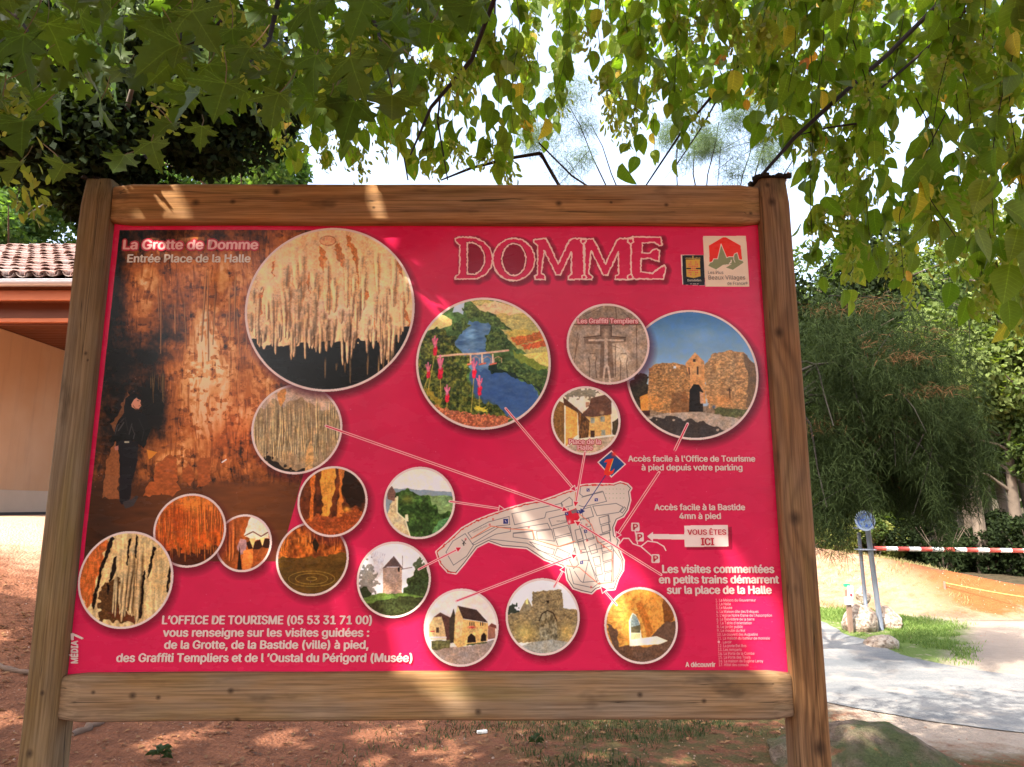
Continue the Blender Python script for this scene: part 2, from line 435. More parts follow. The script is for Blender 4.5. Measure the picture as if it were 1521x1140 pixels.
for q in [[(476, 365), (484, 372), (486, 395), (480, 410), (474, 385)], [(496, 370), (506, 360), (512, 385), (516, 405), (506, 395), (498, 385)], [(512, 350), (520, 352), (534, 388), (540, 420), (528, 395)], [(584, 372), (594, 386), (602, 420), (592, 405)], [(403, 395), (408, 385), (406, 412)],
          [(455, 420), (462, 400), (460, 440)], [(528, 405), (540, 410), (548, 440), (538, 450)], [(596, 435), (606, 470), (614, 492), (600, 470)], [(382, 440), (392, 430), (386, 475)], [(553, 468), (560, 490), (566, 520), (556, 500)]]:
    p.poly(q, C(172, 92, 40), a=.75, jit=3, js=5, tex=.3)
fingers(p, 30, (372, 608), (370, 430), (430, 470), (7, 11), C(232, 192, 142), C(165, 108, 62), 31)
fingers(p, 46, (368, 608), (430, 490), (475, 515), (5, 8), C(230, 188, 140), C(120, 76, 44), 32)
fingers(p, 40, (430, 605), (470, 505), (500, 548), (4.5, 7), C(228, 186, 140), C(60, 36, 20), 33)
fingers(p, 14, (366, 450), (470, 500), (500, 530), (4, 6), C(226, 186, 140), C(50, 32, 20), 34)
fingers(p, 12, (480, 600), (515, 540), (550, 572), (3, 4), C(120, 96, 66), C(18, 12, 9), 35)
q = [(487 + 12 * math.cos(a), 358 + 7 * math.sin(a)) for a in np.linspace(0, 6.3, 16)]
p.poly(q, C(220, 160, 118)); p.line(q, 1.3, C(175, 110, 70)); p.poly([(470, 362), (476, 340), (512, 338), (516, 358), (500, 352), (484, 350)], C(232, 196, 150), a=.5)
p.done()
p = circle(494, 745, 52)                                               # orange columns
p.c[:] = C(96, 48, 24); p.noise(.6, 8, 14, 51); p.poly([(505, 700), (530, 700), (545, 745), (520, 755), (508, 730)], C(40, 22, 12), jit=4, js=6)
for q, c in [([(478, 694), (500, 694), (496, 735), (488, 770), (492, 785), (475, 785), (480, 750), (476, 720)], C(214, 142, 60)), ([(462, 700), (468, 702), (466, 740), (466, 775), (458, 775), (461, 735)], C(196, 104, 42)), ([(504, 694), (514, 696), (508, 720), (510, 765), (500, 770), (504, 735)], C(202, 116, 50))]:
    p.poly(q, c, jit=2, tex=.22, ts=(3, 12))
p.poly([(450, 780), (470, 765), (500, 768), (530, 755), (545, 765), (530, 800), (460, 800)], C(150, 72, 34), jit=4, tex=.4); p.blob(515, 757, 5, 4, C(252, 180, 70), .8)
p.done()
p = circle(362, 807, 42)                                               # small picture beside it
p.c[:] = C(148, 76, 34); p.noise(.4, 6, 16, 61); fingers(p, 6, (334, 348), (766, 775), (815, 838), (4, 6), C(196, 106, 50), C(80, 35, 14), 62)
p.poly([(362, 795), (372, 766), (396, 776), (400, 800), (380, 802), (365, 798)], C(240, 212, 178), jit=2, tex=.15); p.line([(364, 796), (376, 790), (388, 797), (400, 790)], 1.3, C(70, 30, 12))
p.poly([(360, 806), (404, 800), (402, 815), (370, 815)], C(45, 22, 12), jit=2); p.poly([(370, 800), (380, 800), (376, 815)], C(240, 190, 120)); p.poly([(386, 800), (394, 798), (390, 812)], C(240, 190, 120))
p.poly([(357, 800), (366, 802), (366, 822), (356, 825), (352, 812)], C(160, 120, 118), jit=1); p.poly([(358, 845), (362, 818), (376, 815), (376, 835), (372, 850)], C(216, 122, 58), tex=.15); p.poly([(352, 850), (356, 812), (360, 850)], C(30, 14, 8)); p.done()
p = circle(282, 788, 54)                                               # orange curtain
p.c[:] = C(182, 84, 30); p.noise(.55, 5, 20, 71); p.blob(290, 750, 40, 18, C(230, 150, 66), .6)
fingers(p, 80, (232, 332), (736, 780), (765, 815), (1.8, 4.5), C(208, 112, 46), C(112, 46, 16), 72)
p.blob(265, 770, 14, 20, C(170, 66, 22), .6); p.poly([(235, 822), (255, 815), (290, 822), (325, 810), (330, 850), (240, 850)], C(70, 32, 16), jit=6, js=5); fingers(p, 16, (245, 322), (800, 815), (822, 838), (2, 3.4), C(176, 100, 44), C(50, 22, 10), 73); p.done()
p = circle(187, 861, 70.5)                                             # pale curtain
p.c[:] = C(206, 172, 118); p.noise(.28, 4, 50, 81)
p.poly([(110, 850), (150, 800), (160, 805), (140, 880), (128, 910)], C(186, 98, 46), jit=4, tex=.25, ts=(3, 14)); p.poly([(145, 900), (150, 870), (175, 860), (190, 875), (185, 925), (150, 920)], C(84, 56, 30), jit=5, tex=.35); p.poly([(200, 930), (160, 912), (175, 905), (200, 915)], C(92, 50, 30), jit=3)
fingers(p, 10, (172, 190), (840, 870), (895, 925), (4, 6), C(226, 196, 142), C(70, 46, 24), 82, slant=-.08); fingers(p, 10, (190, 214), (800, 860), (900, 926), (5, 8), C(222, 188, 134), C(60, 38, 20), 83, slant=-.05)
for q in [[(170, 828), (174, 826), (172, 850), (164, 866), (162, 862)], [(166, 795), (170, 800), (152, 850), (140, 905), (136, 900), (150, 840)], [(213, 850), (216, 848), (214, 880), (210, 920), (206, 918)], [(192, 800), (195, 800), (190, 840), (188, 838)], [(228, 812), (232, 812), (224, 850), (218, 862)], [(160, 866), (164, 870), (160, 885), (158, 878)], [(252, 840), (255, 848), (250, 880), (247, 878)], [(203, 795), (206, 798), (203, 830), (200, 828)]]:
    p.poly(q, C(26, 16, 10), jit=1.2, js=4)
p.done()
p = circle(623, 747, 53)                                               # rampart walk above the valley
p.c[:] = C(226, 218, 204); p.poly([(560, 728), (600, 726), (640, 729), (690, 732), (690, 810), (560, 810)], C(128, 142, 150), jit=1); p.poly([(600, 736), (690, 738), (690, 800), (600, 800)], C(120, 146, 92), jit=2, tex=.25, ts=(10, 2))
p.poly([(580, 736), (596, 728), (615, 733), (640, 742), (654, 760), (676, 762), (676, 810), (590, 810), (586, 770)], C(66, 96, 44), jit=5, js=6, tex=.5, ts=(5, 5), col2=C(36, 60, 26)); p.blob(606, 742, 9, 7, C(130, 128, 60), .6)
p.poly([(640, 790), (650, 775), (670, 770), (676, 800), (640, 805)], C(84, 132, 80), jit=3, tex=.3)
p.poly([(566, 810), (574, 765), (584, 740), (592, 738), (590, 760), (600, 770), (608, 790), (612, 810)], C(196, 176, 134), jit=1, tex=.1); p.line([(590, 738), (590, 762), (602, 772), (610, 800)], 2, C(228, 208, 168)); p.poly([(575, 730), (582, 722), (588, 732), (586, 745), (576, 742)], C(120, 86, 74)); p.poly([(602, 765), (606, 764), (607, 775), (602, 775)], C(226, 206, 166)); p.done()
p = circle(585, 861, 55)                                               # windmill tower
p.c[:] = C(226, 216, 212); p.poly([(532, 850), (545, 832), (556, 846), (560, 862), (552, 885), (532, 890)], C(96, 90, 78), a=.75, jit=9, js=3); p.poly([(532, 876), (545, 872), (553, 884), (535, 892)], C(44, 56, 34), jit=2)
for k in range(9): p.line([(548 + k * 3, 815 + k), (556 + k * 1.6, 835), (553 + k * 2, 872 - k * 3)], .6, C(120, 112, 104), a=.6)
p.poly([(598, 885), (606, 862), (616, 845), (632, 838), (642, 858), (640, 895), (600, 890)], C(56, 72, 40), jit=4, js=5, tex=.5); p.poly([(614, 838), (626, 828), (632, 845), (620, 850)], C(66, 78, 48), a=.9, jit=4, js=3)
p.poly([(569, 843), (597, 843), (597, 883), (569, 884)], C(178, 148, 126), tex=.12, ts=(3, 2), col2=C(162, 134, 116)); p.poly([(568, 845), (585, 826), (600, 846), (592, 842), (576, 842)], C(92, 74, 70)); p.poly([(591, 843), (594, 843), (594, 850), (591, 849)], C(40, 30, 30)); p.line([(598, 826), (598, 845)], .8, C(110, 100, 96)); p.line([(596, 846), (612, 843)], .9, C(70, 60, 58))
p.poly([(530, 892), (560, 882), (600, 881), (636, 887), (640, 905), (530, 905)], C(92, 116, 54), jit=1, tex=.2); p.poly([(535, 900), (560, 893), (600, 886), (640, 888), (630, 920), (545, 918)], C(54, 60, 34), jit=2, tex=.5, ts=(4, 4)); p.done()
p = circle(685, 932, 55.5)                                             # arcaded town house
p.c[:] = C(222, 206, 194); p.poly([(625, 968), (660, 962), (700, 960), (735, 950), (745, 990), (630, 995)], C(158, 138, 124), tex=.08)
p.poly([(637, 946), (638, 928), (644, 917), (654, 910), (660, 925), (664, 950), (640, 950)], C(205, 172, 120)); p.poly([(644, 917), (654, 910), (670, 918), (672, 955), (664, 956), (660, 930), (656, 916)], C(86, 58, 50)); p.poly([(668, 920), (674, 904), (678, 925), (680, 955), (668, 955)], C(62, 56, 46), jit=1)
p.poly([(676, 915), (680, 899), (688, 920), (725, 926), (724, 952), (680, 962), (674, 955)], C(216, 172, 104), tex=.08); p.poly([(676, 918), (680, 899), (688, 919), (686, 945), (676, 950)], C(220, 184, 128)); p.poly([(680, 900), (708, 906), (725, 925), (688, 919)], C(62, 48, 44))
p.poly([(725, 930), (735, 928), (736, 948), (725, 950)], C(150, 100, 80)); p.poly([(726, 930), (738, 934), (737, 929), (730, 926)], C(110, 60, 50))
for q in [[(694, 955), (695, 946), (700, 941), (706, 946), (707, 954)], [(714, 953), (715, 944), (719, 940), (722, 944), (722, 952)]]: p.poly(q, C(36, 28, 26))
for xx in (698, 701, 704, 714, 717): p.line([(xx, 925), (xx, 929)], 1.4, C(40, 28, 30))
p.blob(701, 932, 5, 1.8, C(190, 40, 50), .9); p.line([(636, 947), (662, 947)], 3, C(206, 190, 180)); p.poly([(640, 952), (668, 950), (668, 962), (642, 966)], C(98, 96, 60), jit=2, tex=.5); p.poly([(648, 932), (652, 932), (652, 940), (648, 940)], C(80, 60, 50)); p.line([(694, 958), (722, 954)], 2.4, C(84, 88, 50), jit=1); p.line([(640, 938), (645, 938)], 1.5, C(180, 60, 60)); p.done()
p = circle(806, 916, 55)                                               # gateway through the town wall
p.c[:] = C(222, 226, 222); p.poly([(750, 902), (764, 896), (770, 912), (752, 915)], C(50, 60, 50), jit=5, js=3); p.poly([(770, 912), (780, 892), (784, 889), (792, 905), (792, 915)], C(140, 126, 96)); p.poly([(781, 892), (784, 888), (785, 898), (781, 898)], C(216, 196, 120))
p.poly([(750, 914), (770, 910), (790, 906), (791, 880), (800, 878), (834, 876), (836, 888), (837, 903), (858, 907), (860, 950), (838, 955), (828, 952), (800, 954), (770, 955), (750, 945)], C(150, 132, 94), jit=1.2, js=3, tex=.28, ts=(3, 2.4), col2=C(110, 98, 74))
p.blob(780, 940, 18, 14, C(196, 172, 92), .6); p.blob(842, 940, 12, 14, C(196, 166, 92), .6); p.poly([(802, 955), (801, 922), (805, 912), (813, 907), (822, 911), (827, 922), (828, 955)], C(92, 84, 62), tex=.35, ts=(3, 5), col2=C(150, 140, 110)); p.line([(801, 922), (805, 912), (813, 907), (822, 911), (827, 922)], 1.6, C(60, 48, 34)); p.poly([(811, 892), (816, 892), (814, 898)], C(40, 32, 26))
p.poly([(760, 965), (790, 954), (820, 950), (850, 955), (845, 980), (770, 985)], C(150, 148, 134), tex=.1); p.done()
p = circle(952, 929, 54.5)                                             # arch in a sunlit wall
p.c[:] = C(206, 144, 70); p.noise(.25, 4, 3, 93)
for k in range(9): p.line([(896, 885 + k * 8), (935, 883 + k * 8.5)], .7, C(140, 86, 40), a=.6, jit=1)
p.poly([(935, 960), (934, 920), (938, 905), (944, 895), (952, 898), (958, 915), (960, 945), (975, 943), (985, 915), (990, 880), (960, 868), (930, 885), (925, 930)], C(214, 142, 66), tex=.16, ts=(5, 8)); p.poly([(944, 897), (952, 893), (962, 915), (970, 940), (962, 948), (955, 925)], C(170, 100, 44), a=.8)
p.poly([(984, 895), (990, 872), (1004, 900), (1000, 922), (986, 925)], C(120, 74, 40), jit=1); p.poly([(900, 925), (915, 935), (920, 960), (938, 958), (960, 962), (1004, 948), (985, 990), (920, 985)], C(98, 74, 58), jit=2, tex=.2); p.poly([(962, 950), (990, 922), (1010, 925), (1010, 950), (985, 958)], C(96, 74, 60), jit=2)
p.poly([(935, 960), (934, 922), (939, 910), (944, 913), (950, 925), (953, 948), (975, 945), (992, 952), (980, 957)], C(252, 236, 196)); p.poly([(936, 922), (940, 912), (946, 917), (950, 928), (951, 938), (937, 938)], C(132, 146, 140), tex=.2); p.poly([(937, 932), (951, 928), (951, 940), (937, 940)], C(96, 92, 70)); p.poly([(937, 941), (951, 941), (951, 948), (937, 950)], C(206, 200, 150)); p.done()
p = circle(718, 539, 100, ring=3.4, shadow=.7)                         # river with bridge
p.c[:] = C(74, 100, 56); p.noise(.5, 9, 7, 101, 3)
p.poly([(690, 440), (780, 455), (825, 500), (825, 560), (760, 510), (735, 480)], C(182, 170, 104), jit=3, tex=.12, ts=(12, 3)); p.poly([(700, 460), (735, 446), (785, 466), (760, 468), (725, 467)], C(222, 190, 142), jit=2, tex=.08); p.poly([(630, 492), (655, 468), (670, 474), (672, 482), (655, 490)], C(224, 196, 130), jit=2)
p.poly([(750, 493), (780, 490), (808, 495), (812, 510), (760, 505)], C(190, 172, 90), jit=2); p.poly([(757, 503), (806, 493), (812, 503), (768, 513)], C(184, 108, 60), jit=2, js=3, tex=.25); p.poly([(775, 513), (812, 506), (814, 515), (778, 520)], C(190, 96, 56), jit=1.5, js=3, tex=.25); p.poly([(768, 528), (812, 523), (816, 545), (795, 540)], C(220, 200, 112)); p.poly([(760, 520), (766, 534), (800, 552), (815, 548), (790, 535)], C(128, 142, 60), jit=2)
p.poly([(676, 452), (690, 450), (688, 468), (680, 464), (672, 465)], C(178, 196, 214)); W1 = C(104, 138, 168)
p.poly([(696, 477), (732, 480), (722, 500), (722, 520), (742, 545), (760, 560), (790, 572), (802, 590), (790, 612), (760, 622), (735, 600), (705, 585), (700, 550), (688, 525), (672, 512), (686, 495)], W1, jit=2, tex=.15, ts=(12, 5), col2=C(72, 104, 142))
p.poly([(698, 552), (745, 548), (790, 574), (800, 590), (788, 615), (750, 620), (705, 590)], C(56, 84, 132), a=.75, jit=3, tex=.1); p.poly([(724, 545), (745, 535), (800, 560), (810, 590), (790, 572), (750, 555), (730, 556)], C(34, 50, 40), jit=3, js=5)
for q in [[(722, 500), (735, 488), (752, 498), (756, 518), (742, 522), (722, 522)], [(675, 480), (690, 472), (698, 485), (685, 495), (672, 490)], [(688, 460), (700, 450), (716, 462), (735, 470), (750, 480), (760, 490), (735, 488), (710, 472), (695, 472)], [(735, 530), (760, 535), (800, 555), (812, 560), (805, 580), (770, 560), (740, 548)]]:
    p.poly(q, C(58, 78, 46), jit=3, js=5, tex=.5, ts=(4, 4), col2=C(96, 116, 60))
p.poly([(622, 500), (650, 488), (675, 500), (678, 520), (700, 535), (695, 565), (700, 590), (740, 605), (760, 622), (720, 640), (640, 610), (620, 560)], C(46, 60, 32), jit=4, js=6, tex=.6, ts=(4, 4), col2=C(112, 116, 50))
p.line([(650, 530), (680, 527), (710, 526), (755, 521)], 3, C(222, 178, 150))
for xx in (699, 716, 732): p.line([(xx, 527), (xx, 539)], 2.4, C(226, 186, 158)); p.line([(xx - 4, 542), (xx + 5, 540)], 2.4, C(206, 110, 84))
for xx in (707, 724, 740): p.line([(xx - 6, 540), (xx - 6, 533), (xx, 530), (xx + 5, 533), (xx + 5, 539)], 1, C(190, 150, 124))
p.poly([(640, 600), (670, 610), (710, 616), (760, 620), (745, 640), (690, 640), (650, 625)], C(196, 122, 84), jit=3, js=3, tex=.35, ts=(3, 3), col2=C(150, 84, 62))
for a, b, c in [((632, 602), (646, 526), 1), ((631, 575), (636, 560), .8), ((655, 590), (654, 560), 1.2), ((700, 612), (704, 560), 1), ((712, 605), (712, 585), 1), ((664, 610), (664, 596), .9)]:
    p.line([a, b], 1.2, C(176, 160, 80)); p.line([b, (b[0] + 1, b[1] - 9 * c)], 6 * c, C(206, 40, 66), jit=.8); p.line([(b[0] - 3, b[1] - 22 * c), (b[0], b[1] - 10 * c), (b[0] + 4, b[1] - 22 * c)], 2.6 * c, C(206, 104, 130), jit=.6); p.line([(b[0], b[1] - 10 * c), (b[0], b[1] - 26 * c)], 2.6 * c, C(210, 120, 142))
p.line([(634, 580), (652, 600)], 8, C(190, 160, 60), jit=3, a=.6); p.line([(708, 606), (722, 610)], 6, C(206, 190, 70), jit=2); p.done()
p = circle(1028, 556, 98, ring=3.2, shadow=.7)                         # twin gate towers
p.c[:] = C(86, 132, 172); gy = np.clip((p.y - 470) / 90, 0, 1)[..., None]; p.c[:] = C(72, 116, 160) * (1 - gy) + C(150, 182, 204) * gy; p.blob(1040, 500, 30, 14, C(150, 186, 212), .35)
p.poly([(920, 609), (1000, 606), (1135, 600), (1135, 665), (920, 665)], C(128, 112, 94), tex=.2); ST, ST2 = C(196, 148, 92), C(132, 100, 66)
p.poly([(930, 575), (945, 555), (962, 558), (966, 612), (940, 610)], C(52, 46, 36), jit=3, js=3, tex=.5); p.poly([(950, 590), (962, 585), (964, 612), (952, 612)], C(206, 140, 66))
p.poly([(1016, 560), (1018, 540), (1032, 524), (1046, 538), (1048, 600), (1016, 600)], C(202, 150, 96), tex=.15)
p.poly([(963, 548), (975, 541), (1000, 539), (1018, 544), (1024, 560), (1026, 614), (995, 616), (962, 608)], ST, jit=1, tex=.22, ts=(3, 2), col2=ST2); p.poly([(998, 585), (1018, 580), (1026, 614), (996, 616)], C(110, 72, 44), a=.6, jit=3)
p.poly([(1046, 545), (1058, 526), (1085, 521), (1105, 525), (1122, 545), (1128, 600), (1110, 608), (1054, 608), (1048, 590)], C(196, 156, 104), jit=1.2, js=3, tex=.2, ts=(3, 2), col2=C(140, 108, 74)); p.poly([(1104, 526), (1124, 545), (1128, 600), (1108, 606), (1110, 560)], C(92, 76, 58), a=.75, jit=2)
p.poly([(1023, 612), (1024, 580), (1030, 571), (1038, 572), (1044, 582), (1044, 612)], C(34, 28, 24)); p.poly([(1039, 582), (1044, 584), (1045, 600), (1040, 600)], C(190, 150, 120))
for yy in range(548, 612, 5): p.line([(964, yy), (1016, yy - 1)], .6, C(110, 80, 50), a=.5, jit=.8); p.line([(1050, yy), (1108, yy - 1)], .6, C(130, 98, 64), a=.5, jit=.8)
p.poly([(1000, 544), (1004, 544), (1004, 548), (1000, 548)], C(220, 225, 230)); p.line([(1036, 546), (1036, 556)], 2.4, C(60, 44, 36)); p.line([(1023, 547), (1024, 556)], 2, C(90, 60, 46)); p.poly([(1029, 534), (1033, 534), (1033, 538), (1029, 538)], C(60, 50, 46)); p.line([(1083, 578), (1084, 592)], 2, C(60, 40, 26)); p.line([(1080, 580), (1086, 580)], 1.6, C(60, 40, 26)); p.blob(970, 600, 14, 12, C(226, 150, 72), .5); p.blob(1070, 595, 22, 12, C(226, 148, 78), .5)
p.poly([(955, 622), (990, 614), (1040, 612), (1090, 620), (1110, 628), (1080, 660), (970, 660)], C(166, 150, 132), tex=.08); p.poly([(950, 626), (985, 620), (1035, 624), (1072, 640), (1060, 655), (1000, 655)], C(54, 48, 46), a=.9, jit=5, js=5); p.poly([(1060, 606), (1108, 608), (1125, 595), (1118, 622), (1060, 616)], C(90, 92, 54), jit=2, tex=.4); p.poly([(932, 612), (965, 610), (965, 618), (940, 618)], C(70, 40, 34)); p.blob(1060, 605, 2.5, 2.5, C(50, 80, 120), .9); p.done()
p = circle(903, 511, 61.5)                                             # stone carving
p.c[:] = C(158, 138, 118); p.noise(.14, 10, 10, 121); p.noise(.12, 2, 2, 122)
D, Lc = C(104, 86, 72), C(186, 166, 144)
p.poly([(845, 470), (915, 454), (960, 480), (950, 482), (860, 482)], C(136, 118, 100), jit=2, tex=.12); p.line([(914, 452), (916, 482)], 1.6, D); p.line([(852, 483), (955, 483)], 1.6, C(90, 72, 60)); p.line([(945, 484), (946, 550)], 1.2, D); p.line([(866, 470), (895, 455)], 1.2, D); p.line([(920, 458), (940, 478)], 1, D)
p.poly([(867, 502), (892, 499), (892, 484), (908, 484), (908, 500), (929, 502), (930, 508), (909, 511), (912, 562), (890, 562), (892, 512), (868, 511)], C(118, 98, 82)); p.line([(867, 502), (892, 499), (892, 484), (908, 484), (908, 500), (929, 502)], 1.4, C(82, 64, 52)); p.line([(875, 506), (925, 506)], 3, Lc); p.line([(900, 505), (900, 545)], 5, C(170, 150, 130), jit=.6); p.blob(900, 496, 4, 6, Lc, .9); p.line([(898, 545), (896, 568)], 3, Lc); p.line([(903, 545), (906, 568)], 3, Lc)
for xx in (880, 926): p.line([(xx, 530), (xx, 535)], 8, C(170, 150, 128)); p.line([(xx - 6, 532), (xx - 4, 540), (xx - 5, 565)], 1.3, D); p.line([(xx + 6, 532), (xx + 4, 540), (xx + 6, 562)], 1.3, D); p.line([(xx - 4, 526), (xx + 4, 526)], 1.2, D)
p.line([(914, 560), (914, 512)], 1.2, D); p.line([(908, 514), (920, 518)], 1, D); p.line([(852, 545), (858, 495)], 1, D); p.line([(860, 500), (854, 530)], 1, D); p.done()
p = circle(870, 625, 51.5)                                             # market square
p.c[:] = C(224, 208, 186); p.poly([(822, 650), (840, 665), (860, 655), (915, 648), (922, 676), (822, 676)], C(178, 156, 128), tex=.08)
p.poly([(836, 592), (850, 578), (880, 576), (890, 586), (878, 592), (862, 588), (850, 594)], C(112, 106, 84), jit=5, js=3, a=.8)
p.poly([(865, 620), (866, 612), (880, 605), (900, 604), (907, 612), (908, 646), (876, 650), (868, 640)], C(206, 164, 98), tex=.08); p.poly([(862, 618), (874, 606), (878, 592), (902, 586), (908, 595), (908, 616), (880, 620)], C(102, 72, 58), tex=.15); p.poly([(870, 606), (870, 598), (875, 598), (875, 604)], C(170, 130, 100))
p.poly([(820, 590), (838, 600), (838, 672), (822, 650)], C(126, 92, 50), tex=.25); p.poly([(840, 602), (857, 606), (858, 646), (850, 652), (840, 665)], C(216, 160, 84), tex=.12); p.poly([(836, 590), (858, 608), (876, 626), (874, 632), (856, 612), (838, 602)], C(84, 60, 46)); p.poly([(858, 610), (875, 628), (874, 650), (860, 652)], C(74, 54, 38), tex=.4, ts=(2, 6), col2=C(130, 90, 50))
for xx, yy in ((880, 625), (895, 623), (896, 643)): p.poly([(xx - 3, yy - 4), (xx + 3, yy - 4), (xx + 3, yy + 4), (xx - 3, yy + 4)], C(142, 146, 130))
p.poly([(877, 640), (883, 640), (883, 650), (877, 650)], C(70, 50, 40)); p.blob(894, 614, 3, 3, C(220, 190, 150), .8); p.poly([(909, 628), (922, 618), (922, 650), (910, 646)], C(70, 62, 46), jit=1); p.done()

# --- title DOMME, outlined serif capitals
p = Paint(655, 338, 1010, 430)
T = lambda P, dx=0: [(640 + (a + dx) / 3.042, 330 + b / 3.042) for a, b in P]
M = [(465, 80), (520, 75), (540, 110), (575, 190), (625, 85), (640, 75), (700, 75), (702, 90), (690, 100), (692, 235), (702, 250), (695, 260), (620, 260), (622, 245), (635, 235), (635, 135), (585, 240), (566, 240), (512, 130), (500, 230), (517, 245), (515, 260), (470, 260), (470, 245), (482, 235), (482, 105), (465, 92)]
LET = [[(110, 75), (130, 68), (200, 70), (240, 90), (268, 120), (280, 160), (272, 205), (245, 240), (205, 258), (110, 258), (112, 245), (128, 235), (130, 170), (130, 105), (112, 90)],
       [(375 + 95 * math.cos(a), 170 + 96 * math.sin(a)) for a in np.linspace(0, 2 * math.pi, 40)[:-1]], M, [(a + 213, b) for a, b in M],
       [(890, 75), (905, 68), (1040, 68), (1045, 105), (1030, 108), (1010, 92), (955, 95), (955, 140), (990, 140), (1005, 125), (1020, 122), (1035, 130), (1030, 178), (1015, 175), (990, 165), (950, 165), (948, 225), (1000, 232), (1030, 210), (1055, 195), (1062, 210), (1050, 258), (890, 258), (888, 245), (905, 232), (905, 105), (890, 92)]]
HOLE = [[(165, 95), (190, 92), (225, 112), (243, 150), (240, 190), (225, 220), (195, 238), (165, 235)], [(375 + 54 * math.cos(a), 170 + 72 * math.sin(a)) for a in np.linspace(0, 2 * math.pi, 30)[:-1]]]
for k in range(5, 0, -1):
    for Lt in LET: p.line(T([(a + 9, b + 9) for a, b in Lt] + [(Lt[0][0] + 9, Lt[0][1] + 9)]), 1.5 + k * 2.2, C(110, 16, 36), a=.13)
for Lt in LET: p.poly(T(Lt), CRIM)
for Ht in HOLE: p.poly(T(Ht), C(150, 18, 48)); p.line(T(Ht + [Ht[0]]), 4.0, C(105, 14, 34), a=.5)
for Lt in LET + HOLE: p.line(T(Lt + [Lt[0]]), 2.3, C(250, 205, 190), jit=.8)
p.done()

# --- the town plan
Z = lambda P: [(640 + a / 4.906, 690 + b / 4.906) for a, b in P]
p = Paint(640, 690, 990, 900)
town = [(1055, 190), (1090, 160), (1130, 155), (1200, 150), (1260, 150), (1330, 152), (1380, 135), (1430, 150), (1455, 175), (1440, 200), (1448, 260), (1430, 330), (1400, 375), (1350, 400), (1325, 460), (1330, 520), (1365, 555), (1355, 590), (1370, 630), (1400, 700), (1395, 770), (1360, 830), (1335, 905), (1280, 910), (1240, 890), (1200, 905), (1170, 935), (1100, 920), (1040, 900), (1000, 840), (985, 760), (960, 735), (830, 690), (700, 605), (520, 590), (420, 555), (330, 600), (240, 720), (180, 790), (125, 780), (75, 725), (45, 640), (100, 590), (150, 545), (230, 470), (330, 415), (430, 375), (560, 330), (700, 290), (800, 275), (900, 240), (990, 205)]
p.line(Z(town + [town[0]]), 5.6, CREAM); p.poly(Z(town), C(222, 204, 188)); p.line(Z(town + [town[0]]), 1.0, C(60, 50, 50))
p.line(Z(town[-14:] + town[:8]), 1.5, C(214, 60, 50), jit=1)
g = C(92, 88, 92)
for L in [[(110, 640), (160, 560), (250, 505), (310, 590), (260, 670), (165, 735), (110, 640)], [(270, 500), (420, 420), (570, 380), (575, 440), (480, 450), (300, 540), (270, 500)], [(590, 360), (950, 285), (960, 325), (840, 350), (830, 390), (610, 440), (590, 360)], [(300, 580), (490, 460), (580, 460), (580, 490), (470, 510), (320, 585), (300, 580)],
          [(600, 470), (850, 430), (870, 470), (600, 500)], [(600, 505), (740, 490), (750, 550), (600, 530), (600, 505)], [(770, 490), (880, 475), (900, 560), (775, 545), (770, 490)], [(430, 545), (560, 560), (700, 575), (960, 715)], [(720, 565), (900, 620), (890, 660), (780, 625), (720, 565)], [(920, 610), (1010, 650), (990, 700), (900, 665), (920, 610)],
          [(890, 470), (1000, 445), (1020, 500), (905, 530), (890, 470)], [(905, 540), (1025, 515), (1040, 570), (930, 600), (905, 540)], [(860, 395), (980, 365), (990, 420), (880, 450), (860, 395)], [(950, 280), (1010, 240), (1030, 260), (1030, 300), (970, 315), (950, 280)], [(1100, 240), (1255, 200), (1280, 270), (1110, 310), (1080, 300)], [(1090, 170), (1085, 215), (1110, 235), (1250, 195)], [(1180, 305), (1350, 285), (1400, 310), (1370, 350), (1210, 375), (1180, 305)],
          [(1100, 330), (1165, 310), (1185, 380), (1110, 400), (1100, 330)], [(1410, 310), (1420, 320), (1395, 355), (1380, 345), (1410, 310)], [(1090, 400), (1150, 395), (1165, 450), (1100, 465), (1090, 400)], [(1225, 390), (1295, 370), (1305, 420), (1235, 440), (1225, 390)], [(1240, 450), (1300, 435), (1310, 480), (1250, 500), (1240, 450)], [(1115, 480), (1165, 470), (1190, 540), (1140, 555), (1115, 480)], [(1200, 520), (1300, 495), (1310, 550), (1215, 575), (1200, 520)],
          [(1050, 480), (1090, 470), (1110, 540), (1065, 555), (1050, 480)], [(1070, 565), (1110, 560), (1125, 620), (1085, 625), (1070, 565)], [(1150, 600), (1200, 580), (1215, 640), (1170, 655), (1150, 600)], [(1240, 590), (1310, 570), (1320, 620), (1250, 640), (1240, 590)], [(1180, 680), (1230, 670), (1240, 730), (1195, 740), (1180, 680)], [(1250, 650), (1330, 630), (1325, 690), (1255, 710), (1250, 650)], [(1200, 750), (1240, 740), (1250, 800), (1205, 810), (1200, 750)], [(1260, 720), (1325, 700), (1320, 770), (1265, 785), (1260, 720)], [(1270, 795), (1320, 780), (1315, 850), (1265, 850), (1270, 795)],
          [(1150, 690), (1110, 860), (1220, 850), (1150, 690)], [(1050, 610), (1010, 700), (1040, 760), (1075, 730), (1050, 610)], [(1090, 640), (1140, 640), (1150, 700), (1100, 700)], [(1010, 760), (1040, 870), (1180, 900), (1230, 860)], [(1330, 620), (1390, 700), (1370, 790), (1330, 860), (1330, 620)], [(1045, 780), (1090, 850), (1105, 860)], [(1000, 320), (1010, 430), (1060, 700)], [(1070, 410), (1130, 620), (1210, 860)], [(1090, 650), (1330, 590)], [(1290, 370), (1310, 560), (1330, 620)], [(940, 600), (1050, 570), (1300, 500)]]:
    p.line(Z(L), .95, g, a=.85)
